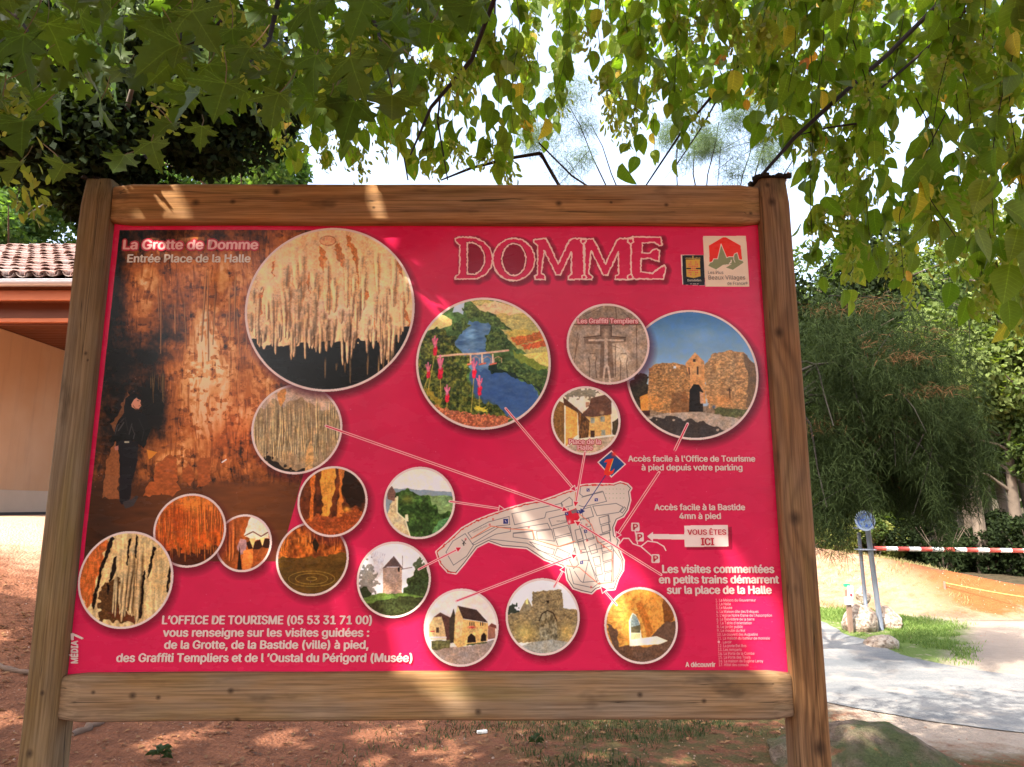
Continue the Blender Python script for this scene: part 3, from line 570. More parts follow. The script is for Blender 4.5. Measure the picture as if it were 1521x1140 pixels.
p.line(Z([(290, 545), (440, 450), (570, 470), (740, 480), (760, 550), (930, 600), (1050, 560)]), 1.2, C(226, 120, 80)); p.line(Z([(1040, 330), (1130, 400), (1170, 440), (1215, 560), (1320, 640), (1320, 860), (1220, 870), (1080, 750), (990, 740)]), 1.2, C(226, 120, 90)); p.line(Z([(1055, 200), (1050, 320)]), 1.2, C(226, 130, 80))
p.poly(Z([(975, 350), (1060, 320), (1085, 390), (1050, 430), (1000, 440)]), C(218, 34, 58)); p.poly(Z([(1020, 340), (1060, 325), (1068, 350), (1030, 360)]), C(130, 110, 110)); p.blob(*Z([(1010, 420)])[0], 2.2, 3, CREAM, .9)
for q in [(990, 360), (1145, 188), (1098, 715), (1128, 488), (1205, 258), (545, 415), (1075, 345)]:
    a, b = Z([q])[0]; r = 3.6 if q[0] == 545 else 2.3; p.poly([(a - r, b - r), (a + r, b - r), (a + r, b + r), (a - r, b + r)], C(46, 54, 120)); p.line([(a - .8, b - 1.2), (a + .8, b + 1.2)], .9, CREAM)
for k in range(18):
    a, b = Z([(1275 + (k % 6) * 26, 180 + (k // 6) * 33)])[0]; p.line([(a, b), (a + .3, b)], .9, C(130, 150, 90))
a, b = Z([(240, 570)])[0]; p.line([(a - 3, b - 4), (a + 3, b + 2)], .8, C(30, 26, 26)); p.line([(a + 3, b - 4), (a - 2, b + 2)], .8, C(30, 26, 26)); p.line([(a, b), (a, b + 4)], 1.6, C(30, 26, 26))
r1 = C(206, 60, 60)
for q in [(425, 440), (710, 460), (1130, 440), (1255, 600), (1135, 555), (1090, 635), (1225, 870), (1165, 895), (450, 400), (250, 545)]:
    a, b = Z([q])[0]; p.line([(a, b - 1.2), (a, b + 1.2)], 1, r1); p.line([(a + 1.6, b - 1.2), (a + 1.6, b + 1.2)], .8, r1)
p.done()

def callout(P, head=None, w=4.2, blue=False, tip=9):
    xs = [q[0] for q in P]; ys = [q[1] for q in P]
    p = Paint(min(xs) - 12, min(ys) - 12, max(xs) + 12, max(ys) + 12)
    c = C(46, 54, 120) if blue else CREAM
    (x0, y0), (x1, y1) = P; L = math.hypot(x1 - x0, y1 - y0); dx, dy = (x1 - x0) / L, (y1 - y0) / L
    if blue: p.line([P[0], P[1]], 1.2, c)
    else:
        p.line([P[0], (x1 - dx * 6, y1 - dy * 6)], w, C(248, 196, 190)); p.line([(x0 + dx, y0 + dy), (x1 - dx * 5, y1 - dy * 5)], w - 2.4, C(214, 40, 72))
    if head:
        b0 = (x1 - dx * tip, y1 - dy * tip); h = tip * .5
        tri = [(x1, y1), (b0[0] - dy * h, b0[1] + dx * h), (b0[0] + dy * h, b0[1] - dx * h)]
        p.poly(tri, C(214, 30, 56) if head == 'red' else (c if blue else CRIM)); p.line(tri + [tri[0]], 1.2, c)
    p.done()
callout([(484, 633), (844, 759)], 'red', 4.0); callout([(668, 745), (750, 757)], 'o', 3.6); callout([(751, 607), (856, 731)], 'o', 3.8); callout([(869, 671), (854, 754)], 'red', 3.6)
callout([(901, 704), (862, 763)], 'o', blue=True, tip=6); callout([(1021, 630), (1000, 674)], None, 4.2); callout([(979, 702), (914, 800)], 'o', 4.2); callout([(982, 854), (853, 774)], 'red', 3.8)
callout([(622, 846), (686, 813)], 'red', 3.6); callout([(678, 893), (858, 824)], 'red', 3.8); callout([(823, 872), (840, 841)], 'o', 3.2); callout([(916, 899), (892, 871)], 'o', 3.4, tip=10)

p = Paint(880, 660, 1100, 845)
p.poly([(887, 687), (908, 669), (930, 690), (908, 710)], CREAM); p.poly([(889.5, 687), (908, 671.5), (927.5, 690), (908, 707.5)], C(34, 72, 130))
p.blob(912, 675, 4.0, 4.0, C(230, 50, 44), 1, 1.0); p.poly([(897, 687), (900, 683), (911, 681), (905, 700), (909, 700), (913, 696), (911, 703), (905, 707), (898, 706), (897, 702), (902, 687)], C(232, 56, 40)); p.line([(911, 682), (905, 700)], 1.0, C(250, 190, 60))
p.line([(920, 808), (926, 800), (934, 800), (940, 808), (952, 812), (968, 826)], 1.8, CREAM); p.line([(943, 788), (947, 808)], 1.8, CREAM); p.line([(952, 812), (962, 804), (976, 806), (986, 812), (989, 818)], 1.8, CREAM)
for a, b in ((943.5, 783), (950, 798), (973.5, 830)):
    q = [(a - 6, b - 5), (a - 5, b - 6.5), (a + 5, b - 6.5), (a + 6, b - 5), (a + 6.5, b + 5), (a + 5.5, b + 6.5), (a - 5, b + 6.5), (a - 6, b + 5)]; p.poly(q, CREAM)
p.poly([(1019, 785), (1087, 783), (1088, 817), (1020, 817)], C(120, 14, 40), a=.6); p.poly([(1016, 781), (1081, 780), (1082, 812), (1017, 813)], CREAM)
p.poly([(961, 797), (970, 790), (970, 793.5), (1018, 794), (1018, 802), (970, 801), (970, 805)], CREAM); p.done()

# --- the two logos in the upper right
Q = lambda P: [(1000 + a / 10.86, 340 + b / 10.86) for a, b in P]
p = Paint(1008, 346, 1118, 430)
p.poly(Q([(120, 420), (490, 425), (515, 920), (145, 905)]), CREAM); p.poly(Q([(142, 432), (488, 428), (510, 915), (160, 905)]), C(30, 26, 28))
p.poly(Q([(200, 500), (430, 495), (440, 770), (330, 800), (215, 775)]), C(214, 166, 66)); p.line(Q([(200, 480), (430, 478)]), 2.2, C(160, 130, 70), jit=.8); p.line(Q([(316, 480), (316, 445)]), 2, C(190, 160, 80))
for i in range(8):
    for j in range(7):
        if abs(i - 3.5) < 4 - abs(j - 3) * .9 + .4 and (abs(i - 3.5) > 1.2 or abs(j - 3) < 2.0): a, b = Q([(228 + i * 27, 540 + j * 34)])[0]; p.line([(a, b), (a + .1, b)], 1.7, C(214, 70, 80))
p.line(Q([(220, 645), (275, 645)]), 1.8, C(20, 16, 16)); p.line(Q([(375, 645), (430, 645)]), 1.8, C(20, 16, 16)); p.line(Q([(275, 892), (295, 892)]), .8, CREAM); p.line(Q([(385, 892), (405, 892)]), .8, CREAM); p.line(Q([(318, 892), (365, 892)]), 1.0, C(200, 190, 180))
p.poly(Q([(478, 118), (1172, 118), (1228, 935), (520, 935)]), C(236, 212, 184)); p.poly(Q([(575, 275), (800, 142), (850, 142), (1085, 275), (1108, 500), (1060, 500), (585, 540)]), C(242, 50, 34))
hill = [(565, 600), (600, 545), (630, 535), (650, 490), (715, 488), (770, 250), (860, 470), (900, 455), (970, 455), (985, 410), (1030, 390), (1060, 500), (1110, 515), (1130, 550), (960, 665), (850, 630), (945, 570), (800, 585), (690, 660)]
p.poly(Q(hill), C(140, 144, 100)); p.line(Q(hill[1:13]), 1.1, C(240, 222, 200)); p.line(Q([(975, 455), (975, 500), (995, 545)]), 1.0, C(240, 222, 200)); p.line(Q([(935, 510), (930, 545), (905, 560)]), 1.6, C(240, 222, 200)); p.done()

# --- dust and wear on the print
p = Paint(90, 330, 1180, 1010)
f = fbm(p.x / 60, p.y / 50, 201, 4); p.c *= (1 + .10 * (f - .5))[..., None]
rr = np.random.default_rng(5)
for k in range(130):
    a, b = rr.uniform(130, 1150), rr.uniform(345, 990); p.line([(a, b), (a + rr.uniform(-.6, .6), b + rr.uniform(-.6, .6))], rr.uniform(.6, 1.3), C(232, 170, 176), a=.5)
for k in range(26):
    a, b = rr.uniform(130, 1150), rr.uniform(345, 990); an = rr.uniform(0, 3.1); L = rr.uniform(6, 26); p.line([(a, b), (a + L * math.cos(an), b + L * .4 * math.sin(an))], .5, C(236, 160, 170), a=.3)
p.done()

IMG = np.clip(IMG * 1.05, 0, 1)
img = bpy.data.images.new('panel_print', TW, TH, alpha=False)
buf = np.ones((TH, TW, 4), np.float32); buf[..., :3] = IMG
img.pixels.foreach_set(buf.ravel()); img.update(); img.pack()

def print_mat(name):
    t = NT(name, 0.30, 0.20)
    tx = t.n.new('ShaderNodeTexImage'); tx.image = img; tx.extension = 'EXTEND'
    t.l.new(t.tc('UV'), tx.inputs[0]); t.color(tx.outputs[0])
    n = t.noise(t.tc(), 3.0, 3); t.rough(t.ramp(t.noise(t.map(t.tc(), (2, 2, 5)), 4, 5), [(.3, .20), (.75, .36)]))
    t.b.inputs['Coat Weight'].default_value = 0.10; t.b.inputs['Coat Roughness'].default_value = 0.14
    t.bump(n, 0.10, 0.02)
    return t.m
M_PRINT = print_mat('printed_panel')

def uvof(s, z): return ((s - S0) / (S1 - S0), (z - PZ0) / (PZ1 - PZ0))

def plate(name, poly, d, parent, thick=0.0006):
    """flat printed piece in board coordinates: polygon of (s, z) at depth d, with the print on its face"""
    bm = bmesh.new(); uvl = bm.loops.layers.uv.new('uv')
    f = [bm.verts.new((s, d, z)) for s, z in poly]; b = [bm.verts.new((s, d + thick, z)) for s, z in poly]
    n = len(f); area = sum(poly[i][0] * poly[(i + 1) % n][1] - poly[(i + 1) % n][0] * poly[i][1] for i in range(n))
    bm.faces.new(f if area > 0 else f[::-1]); bm.faces.new(b[::-1] if area > 0 else b)
    for i in range(n): bm.faces.new((f[i], b[i], b[(i + 1) % n], f[(i + 1) % n]))
    bmesh.ops.recalc_face_normals(bm, faces=bm.faces)
    for fc in bm.faces:
        for l in fc.loops: l[uvl].uv = uvof(l.vert.co.x, l.vert.co.z)
    return from_bm(name, bm, M_PRINT, parent)

panel = plate('printed_panel', [(S0 + .002, PZ0), (S1 - .002, PZ0), (S1 - .002, PZ1), (S0 + .002, PZ1)], RECESS, board, 0.006)
panel['label'] = 'crimson printed panel of the information board'
# --- pictures, plan and lettering as pieces on the panel
LBL = ['round picture of an underground pool', 'round picture of thin pale stalactites', 'large round picture of cream stalactites', 'round picture of orange cave columns', 'smallest round picture, cave formation', 'round picture of an orange rock curtain', 'round picture of a pale rock curtain',
       'round picture of a rampart walk over a valley', 'round picture of a windmill tower', 'round picture of an arcaded yellow house', 'round picture of a stone gateway', 'round picture of an arch in a sunlit wall', 'round picture of a river and bridge', 'round picture of twin gate towers', 'round picture of a stone carving with a cross', 'round picture of a market square']
for i, ((c, r), lb) in enumerate(zip(CIRCLES, LBL)):
    q = [(c[0] + r * math.cos(a), c[1] + r * math.sin(a)) for a in np.linspace(0, 2 * math.pi, 72)[:-1]]
    o = plate('round_picture', q, RECESS - 0.0006 - 0.00012 * (i + 1), panel, 0.00008); o['label'] = lb
o = plate('town_plan', [panel_uv(*q) for q in Z(town)], RECESS - 0.0004, panel, 0.0002); o['label'] = 'cream street plan of the town'
o = plate('cave_picture', [panel_uv(*q) for q in [(178, 342), (462, 342), (452, 700), (415, 834), (124, 834)]], RECESS - .0004, panel, .0002); o['label'] = 'rectangular cave photograph with a visitor in black'
o = plate('logo_plate', [panel_uv(*q) for q in Q([(478, 118), (1172, 118), (1228, 935), (520, 935)])], RECESS - .0009, panel, .0003); o['label'] = 'cream logo with red house shape and green hill'
o = plate('logo_plate', [panel_uv(*q) for q in Q([(120, 420), (486, 425), (513, 920), (145, 905)])], RECESS - .0009, panel, .0003); o['label'] = 'small black logo with golden shield'
o = plate('arrow_plate', [panel_uv(*q) for q in [(961, 797), (970, 790), (970, 793.5), (1016, 794), (1016, 781), (1081, 780), (1082, 812), (1017, 813), (1018, 802), (970, 801), (970, 805)]], RECESS - .0009, panel, .0003); o['label'] = 'cream box with arrow pointing left'
o = plate('tourist_office_sign', [panel_uv(*q) for q in [(887, 687), (908, 669), (930, 690), (908, 710)]], RECESS - .0009, panel, .0003); o['label'] = 'blue diamond with red letter i'

def ink(name, c):
    t = NT(name, 0.3, 0.4); t.color(t.mix(t.noise(t.tc(), 90, 3), [v * .93 for v in c], c)); return t.m
INK_CREAM = ink('ink_cream', srgb(240, 212, 202)); INK_RED = ink('ink_red', srgb(205, 30, 60)); INK_DARK = ink('ink_grey', srgb(110, 90, 80)); INK_PINK = ink('ink_pink', srgb(252, 196, 190)); INK_LIST = ink('ink_pale', srgb(245, 178, 182)); INK_WHITE = ink('ink_white', srgb(240, 226, 206)); INK_BLUSH = ink('ink_blush', srgb(226, 130, 145))

import os
FONT = None
try:                                    # Blender's own sans face; its built-in face is the fallback
    for res in ('LOCAL', 'SYSTEM'):
        f_ = os.path.join(bpy.utils.resource_path(res), 'datafiles', 'fonts', 'Inter.woff2')
        if os.path.exists(f_): FONT = bpy.data.fonts.load(f_); break
except Exception: FONT = None
def letters(text, x0, x1, base, cap, mat, bold=0.018, d=0.0026, name='lettering', halo=None, vert=False, base2=None):
    cu = bpy.data.curves.new(name, 'FONT'); cu.body = text; cu.size = 1.0; cu.resolution_u = 3
    if FONT: cu.font = FONT
    tmp = bpy.data.objects.new('tmp', cu); COL.objects.link(tmp)
    dg = bpy.context.evaluated_depsgraph_get(); dg.update()
    me = bpy.data.meshes.new_from_object(tmp.evaluated_get(dg))
    bpy.data.objects.remove(tmp); bpy.data.curves.remove(cu)
    n = len(me.vertices); co = np.empty(n * 3, np.float32); me.vertices.foreach_get('co', co); co = co.reshape(-1, 3)
    u = (co[:, 0] - co[:, 0].min()) / max(1e-6, np.ptp(co[:, 0])); v = co[:, 1] / (0.509 if FONT else 0.70)
    if vert:
        a = panel_uv(x0, base); b = panel_uv(x0, base2); w = panel_uv(x0 + cap, base)[0] - a[0]
        # text runs upwards: baseline on the right
        s = a[0] + w + (b[0] - a[0]) * u - v * w; z = a[1] + (b[1] - a[1]) * u
    else:
        a = panel_uv(x0, base); b = panel_uv(x1, base if base2 is None else base2); h = panel_uv(x0, base - cap)[1] - a[1]
        s = a[0] + (b[0] - a[0]) * u; z = a[1] + (b[1] - a[1]) * u + v * h
    f = np.array([list(q.vertices) for q in me.polygons], dtype=object)
    pass
    H = abs(panel_uv(x0, base - cap)[1] - panel_uv(x0, base)[1]) if not vert else w
    def layer(shifts, dep, mt, nm):
        Vs, Fs, off = [], [], 0
        for j, (ds, dz) in enumerate(shifts):
            Vs.append(np.stack([s + ds * H, np.full(n, RECESS - dep - .00004 * j), z + dz * H], 1))
            Fs += [[int(v_) + off for v_ in q] for q in f]; off += n
        m2 = bpy.data.meshes.new(nm); m2.from_pydata(np.concatenate(Vs).tolist(), [], Fs); m2.update(); return link(nm, m2, panel, mt)
    bb = bold * 2.6
    sh = [(0, 0)] if bold < .008 else [(-bb, 0), (bb, 0), (0, bb * .6), (0, -bb * .5)]
    o = layer(sh, d, mat, name)
    if halo: layer([(.20 * math.cos(k_), .20 * math.sin(k_)) for k_ in np.linspace(0, 5.5, 8)] + [(0, 0)], d - .0006, halo[0], 'lettering_halo')
    bpy.data.meshes.remove(me)
    return o
T0 = 0.0090
HR = (INK_RED, 0.06)
DD = 0.0034
for a in [("La Grotte de Domme", 184, 383, 371, 13.5, INK_PINK, .025, DD, HR), ("Entrée Place de la Halle", 190, 372, 390.5, 11.5, INK_WHITE, .022, DD, None), ("Les Graffiti Templiers", 858, 947, 481, 7, INK_PINK, .025, DD, HR), ("Place de la", 845, 892, 660, 7, INK_PINK, .025, DD, HR), ("Halle", 858, 880, 668.5, 7, INK_PINK, .025, DD, HR),
          ("Accès facile à l'Office de Tourisme", 933, 1121, 686, 8.6, INK_CREAM, .022, DD, None), ("à pied depuis votre parking", 953, 1102, 699, 8.6, INK_CREAM, .022, DD, None), ("Accès facile à la Bastide", 972, 1106, 758, 8.8, INK_CREAM, .022, DD, None), ("4mn à pied", 1009, 1070, 771, 8.8, INK_CREAM, .022, DD, None),
          ("VOUS ÊTES", 1021, 1078, 794.5, 7.6, INK_RED, .016, DD, None), ("ICI", 1041.5, 1060, 810, 10.5, INK_RED, .022, DD, None), ("Les visites commentées", 984, 1149, 851, 11.4, INK_CREAM, .028, DD, None), ("en petits trains démarrent", 979, 1156, 866.5, 11.4, INK_CREAM, .028, DD, None), ("sur la place de la Halle", 991, 1145, 882, 11.6, INK_CREAM, .028, DD, None),
          ("L’OFFICE DE TOURISME (05 53 31 71 00)", 242, 552, 927, 12.2, INK_CREAM, .026, DD, None), ("vous renseigne sur les visites guidées :", 243, 548, 945.5, 12, INK_CREAM, .026, DD, None), ("de la Grotte, de la Bastide (ville) à pied,", 245, 547, 963.5, 12, INK_CREAM, .026, DD, None), ("des Graffiti Templiers et de l ’Oustal du Périgord (Musée)", 174, 612, 983, 12.2, INK_CREAM, .026, DD, None), ("A découvrir", 1018, 1062, 990.5, 7, INK_CREAM, .02, DD, None),
          ("P", 940.5, 947, 787.5, 9, INK_RED, .02, DD, None), ("P", 947, 953.5, 802.5, 9, INK_RED, .02, DD, None), ("P", 970.5, 977, 834.5, 9, INK_RED, .02, DD, None),
          ("Les Plus", 1051.5, 1074, 407.8, 4.6, INK_DARK, .0, DD, None), ("Beaux Villages", 1052, 1106.5, 416, 6.0, INK_DARK, .006, DD, None), ("de France®", 1080, 1110, 424, 4.6, INK_DARK, .0, DD, None), ("Dornstetten", 1021, 1041, 418.8, 3.2, INK_WHITE, .01, DD, None),
          ("Jardin Public", 702, 724, 792, 2.8, INK_DARK, 0, DD, None), ("MUSÉE", 827, 842, 775.5, 2.4, INK_DARK, 0, DD, None)]:
    if a[0] == "Jardin Public": letters(*a[:8], base2=782)
    else: letters(*a[:8], halo=a[8])
items = ["1. La Maison du Gouverneur", "2. La Halle", "3. Le Musée", "4. La Maison dite des Evêques", "5. L'église Notre Dame de l'Assomption", "6. Le Belvédère de la barre", "7. La Table d'orientation", "8. Le jardin public", "9. Le moulin du Roi", "10. Le couvent des Augustins", "11. La maison du batteur de monnaie", "● . Lavoir", "12. La porte Del Bos", "13. Les remparts", "14. La Porte de la Combe", "15. La Porte des Tours", "16. La maison de Eugène Leroy", "17. Hôtel des consuls"]
ends = [1122, 1085, 1087, 1126, 1146, 1120, 1116, 1103, 1106, 1125, 1143, 1086, 1108, 1101, 1120, 1114, 1133, 1111]
for i, (tx, e) in enumerate(zip(items, ends)):
    letters(tx, 1062.5 + i * .28, e, 893.5 + i * 5.64, 4.1, INK_LIST, .004, DD)
letters("MÉDIA", 107, 0, 985, 9.5, INK_CREAM, .035, DD, vert=True, base2=952)
letters("7", 107.5, 0, 950.5, 16, INK_CREAM, .035, DD, vert=True, base2=941)

# --- timber frame
def wood(name, axis, knots, seed, tint=(1, 1, 1), grey=0.5, rings=26.0, dark=1.0):
    """weathered softwood; axis = long axis in object space; knots = [(along, across, radius)] on the front face"""
    t = NT(name, 0.82, 0.2)
    sx, sy, sz = t.sep(t.tc())
    L, A = (sx, sz) if axis == 'x' else (sz, sx)
    gr = t.comb(t.math('MULTIPLY', L, 0.9), A, sy)
    warp = t.noise(t.map(gr, (1.3, 5, 5), (seed, 0, 0)), 1.6, 3, .5)
    g = t.math('ADD', A, t.math('MULTIPLY', warp, 0.075))
    core = None
    for (l, a, r) in knots:
        dl = t.math('MULTIPLY', t.math('SUBTRACT', L, l), 0.42 if axis == 'x' else 0.42); da = t.math('SUBTRACT', A, a)
        d2 = t.math('ADD', t.math('MULTIPLY', dl, dl), t.math('MULTIPLY', da, da))
        e = t.math('POWER', 2.718, t.math('MULTIPLY', d2, -1.0 / (r * 2.6) ** 2))
        g = t.math('ADD', g, t.math('MULTIPLY', e, r * 1.9))
        dr = t.math('MULTIPLY', t.math('SUBTRACT', L, l), 0.85)
        d = t.math('SQRT', t.math('ADD', t.math('MULTIPLY', dr, dr), t.math('MULTIPLY', da, da)))
        k = t.math('SUBTRACT', 1.0, t.math('SMOOTH_MIN', t.math('DIVIDE', d, r), 1.0, 0.3), clamp=True)
        core = k if core is None else t.math('MAXIMUM', core, k)
    ph = t.math('MULTIPLY', g, rings * 6.283)
    ring = t.math('POWER', t.math('MULTIPLY', t.math('ADD', t.math('SINE', ph), 1.0), 0.5), 2.2)
    fib = t.noise(t.map(gr, (5, 190, 190), (seed * 3, 0, 0)), 1.0, 4, .6)
    big = t.noise(t.map(gr, (2.2, 7, 7), (seed * 5, 2, 0)), 1.0, 4, .6)
    c1 = [srgb(152, 120, 82)[i] * tint[i] for i in range(3)]; c2 = [srgb(96, 70, 44)[i] * tint[i] for i in range(3)]; gy = srgb(150, 137, 120); og = srgb(128, 112, 56)
    c = t.mix(t.math('MULTIPLY', ring, 0.5 * dark), c1, c2)
    c = t.mix(t.math('MULTIPLY', t.ramp(big, [(.35, 0), (.7, 1)]), grey), c, gy)
    c = t.mix(t.ramp(t.noise(t.map(gr, (1.2, 9, 9), (seed, 7, 3)), 1.5, 5, .6), [(.52, 0), (.75, .55)]), c, og)
    c = t.mix(t.ramp(fib, [(.36, .5), (.60, 0)]), c, [v * .4 for v in c2])
    chk = t.noise(t.map(gr, (.55, 52, 52), (seed * 2, 1, 5)), 1.0, 2, .4)
    crk = t.ramp(t.math('ABSOLUTE', t.math('SUBTRACT', chk, 0.66)), [(.0, 1), (.010, 0)])
    c = t.mix(t.math('MULTIPLY', crk, .85), c, (.018, .012, .008))
    blot = t.noise(t.map(gr, (6, 14, 14), (1, seed, 3)), 1.0, 3); c = t.mix(t.ramp(blot, [(.62, 0), (.74, .55)]), c, (.045, .032, .02))
    if core is not None: c = t.mix(t.math('MULTIPLY', t.math('POWER', core, .6), .9, clamp=True), c, (.030, .017, .010))
    t.color(c)
    h = t.math('SUBTRACT', t.math('ADD', t.math('MULTIPLY', ring, .35), t.math('MULTIPLY', fib, .8)), t.math('MULTIPLY', crk, 2.2))
    t.bump(h, 0.5, 0.0018)
    return t.m

def timber(name, axis, L, wa, wb, mat, parent, loc, bev=0.014, rot=None):
    """rounded timber: long axis, slightly irregular; origin at its centre"""
    n = 34; bm = bmesh.new(); rings = []
    prof = []
    for cx, cz, a0 in ((1, 1, 0), (-1, 1, 90), (-1, -1, 180), (1, -1, 270)):
        for k in range(5):
            a = R(a0 + k * 22.5); prof.append((cx * (wb / 2 - bev) + bev * math.cos(a), cz * (wa / 2 - bev) + bev * math.sin(a)))
    for i in range(n + 1):
        u = i / n; l = (u - .5) * L; e = min(u, 1 - u) * L
        sh = 0.0 if e > 0.012 else (0.012 - e) * 0.5
        if i in (0, n): sh = 0.006
        w1 = 0.0012 * math.sin(u * 21 + len(name)); ring = []
        for (b, a) in prof:
            fa = 1 - sh / (wa / 2); fb = 1 - sh / (wb / 2); jit = 0.0006 * math.sin(u * 37 + a * 90)
            q = (l, b * fb + w1 + jit, a * fa + w1 * .6)
            ring.append(bm.verts.new(q if axis == 'x' else (q[2], q[1], q[0])))
        rings.append(ring)
    m = len(prof)
    # thin end ring for the rounded end
    for i in range(n):
        for k in range(m): bm.faces.new((rings[i][k], rings[i][(k + 1) % m], rings[i + 1][(k + 1) % m], rings[i + 1][k]))
    bm.faces.new(rings[0]); bm.faces.new(rings[-1]); bmesh.ops.recalc_face_normals(bm, faces=bm.faces)
    o = from_bm(name, bm, mat, parent, smooth=True, loc=loc)
    return o

POST_W = 0.0930
zt_l, zt_r = ZT + 0.014, ZT + 0.022
h1 = ZT - Z_TOPRAIL; h2 = Z_BOTRAIL - ZB
def knz(px, py): s, z = panel_uv(px, py, 0); return s, z
def post(sx, top, mat, lab):
    L = top + 0.35; o = timber('post', 'z', L, POST_W, 0.092, mat, board, (sx, 0.046, top - L / 2), bev=.013); o['label'] = lab; return L
Lp = zt_l + .35; cz = zt_l - Lp / 2; sl = -0.0935 / 2
kl = [(knz(70, 525)[1] - cz, 0.022, .006), (knz(60, 1030)[1] - cz, .004, .007), (knz(35, 1120)[1] - cz, -.012, .011), (.9, .03, .004)]
post(-0.0467, zt_l, wood('wood_left_post', 'z', kl, 3.1, tint=(.88, .90, .76), grey=.65, rings=16, dark=.7), 'left post, grey-brown with a green cast')
cz = zt_r - (zt_r + .35) / 2
kr = [(knz(1150, 300)[1] - cz, -.012, .014), (knz(1137, 274)[1] - cz, -.02, .009), (knz(1153, 494)[1] - cz, -.018, .016), (knz(1190, 770)[1] - cz, -.01, .02), (knz(1213, 1112)[1] - cz, .012, .02)]
post(BW + 0.0459, zt_r, wood('wood_right_post', 'z', kr, 8.7, tint=(.95, .79, .70), grey=.35, rings=34, dark=1.2), 'right post, dark reddish brown with bold grain')
def rail(zc, h, mat, lab):
    o = timber('rail', 'x', BW - .003, h, 0.088, mat, board, (BW / 2, 0.047, zc), bev=.016); o['label'] = lab
c = (ZT + Z_TOPRAIL) / 2
kt = [(knz(a, b)[0] - 1, knz(a, b)[1] - c, r) for a, b, r in [(345, 299, .009), (290, 300, .012), (908, 300, .005), (990, 304, .007), (830, 302, .010), (1116, 316, .006), (555, 308, .005), (410, 285, .011)]]
rail(c, h1, wood('wood_top_rail', 'x', kt, 5.5, tint=(1.50, 1.24, .94), grey=.40, rings=20), 'top rail, warm brown')
c = (ZB + Z_BOTRAIL) / 2
kb = [(knz(a, b)[0] - 1, knz(a, b)[1] - c, r) for a, b, r in [(138, 1029, .006), (196, 1034, .010), (234, 1037, .007), (342, 1027, .009), (351, 1071, .009), (710, 1058, .009), (951, 1033, .008), (1046, 1042, .007)]]
rail(c, h2, wood('wood_bottom_rail', 'x', kb, 2.2, tint=(1.28, 1.20, 1.12), grey=.9, rings=15, dark=.5), 'bottom rail, bleached grey-brown with dark knots')
# crumbly moss and dirt along the top of the right post
bm = bmesh.new(); r_ = random.Random(4)
for k in range(70):
    a = r_.uniform(-.05, .05); d = r_.uniform(-.002, .07); s_ = r_.uniform(.004, .010)
    box(bm, (BW + .046 + a, d, zt_r + s_ * .3), (s_ * 2, s_ * 1.6, s_ * 1.2), Matrix.Rotation(r_.uniform(0, 3), 3, 'Z'))
o = from_bm('dirt_crust', bm, simple_mat('crust', (.02, .016, .010), .95), board); o['kind'] = 'stuff'
bm = bmesh.new()
for k in range(40):
    a = r_.uniform(-.045, .04); d = r_.uniform(.0, .08); s_ = r_.uniform(.003, .007)
    box(bm, (-.046 + a, d, zt_l + s_ * .3), (s_ * 2.4, s_ * 1.6, s_), Matrix.Rotation(r_.uniform(0, 3), 3, 'Z'))
o = from_bm('dirt_crust', bm, bpy.data.materials['crust'], board); o['kind'] = 'stuff'
# ------------------------------------------------------------------ ground
def toe(x): return 12.6 - 0.90 * np.clip(x - 4.0, 0, 2.6)
def ground_z(x, y):
    x = np.asarray(x, float); y = np.asarray(y, float)
    z = 1.46 * smooth((-x - 0.3) / 7.4) * smooth((y - 1.6) / 8.0)
    hb = 0.80 - 0.52 * smooth((x - 5.6) / 3.2)
    w = 3.2 - 2.3 * smooth((x - 5.6) / 2.6)
    z = z + hb * smooth((y - toe(x)) / w) * smooth((x + 3) / 5)
    z = z + 0.035 * np.clip(y - 15, 0, 400) * smooth((x + 12) / 10) + 0.0 * x
    z = z + 0.035 * (fbm(x * .7 + 40, y * .7 + 40, 3, 3) - .5) * smooth((7.5 - np.hypot(x + 1, y - 2)) / 3 + .4)
    z = z + 0.35 * (fbm(x * .12 + 9, y * .12 + 4, 8, 3) - .5) * smooth((y - 15) / 10)
    return z
def gz_(x, y): return float(ground_z(np.array([x]), np.array([y]))[0])

def grid(name, xs, ys, zf, mat, dz=0.0, mask=None):
    X, Y = np.meshgrid(xs, ys); Zg = zf(X, Y) + dz
    V = np.stack([X.ravel(), Y.ravel(), Zg.ravel()], 1); nx, ny = len(xs), len(ys)
    i = np.arange(nx - 1)[None, :] + np.arange(ny - 1)[:, None] * nx
    F = np.stack([i, i + 1, i + 1 + nx, i + nx], -1).reshape(-1, 4)
    if mask is not None:
        cx = (X[:-1, :-1] + X[1:, 1:]) / 2; cyy = (Y[:-1, :-1] + Y[1:, 1:]) / 2; F = F[mask(cx, cyy).ravel()]
    me = mesh_np(name, V, F, smooth=True); return link(name, me, None, mat)

def axis(lo, a, b, hi, fine, coarse):
    l = [];
    v = b
    s = fine
    up = [b]
    while up[-1] < hi: s *= coarse; up.append(up[-1] + s)
    s = fine; dn = [a]
    while dn[-1] > lo: s *= coarse; dn.append(dn[-1] - s)
    return np.array(dn[::-1][:-1] + list(np.arange(a, b, fine)) + up)

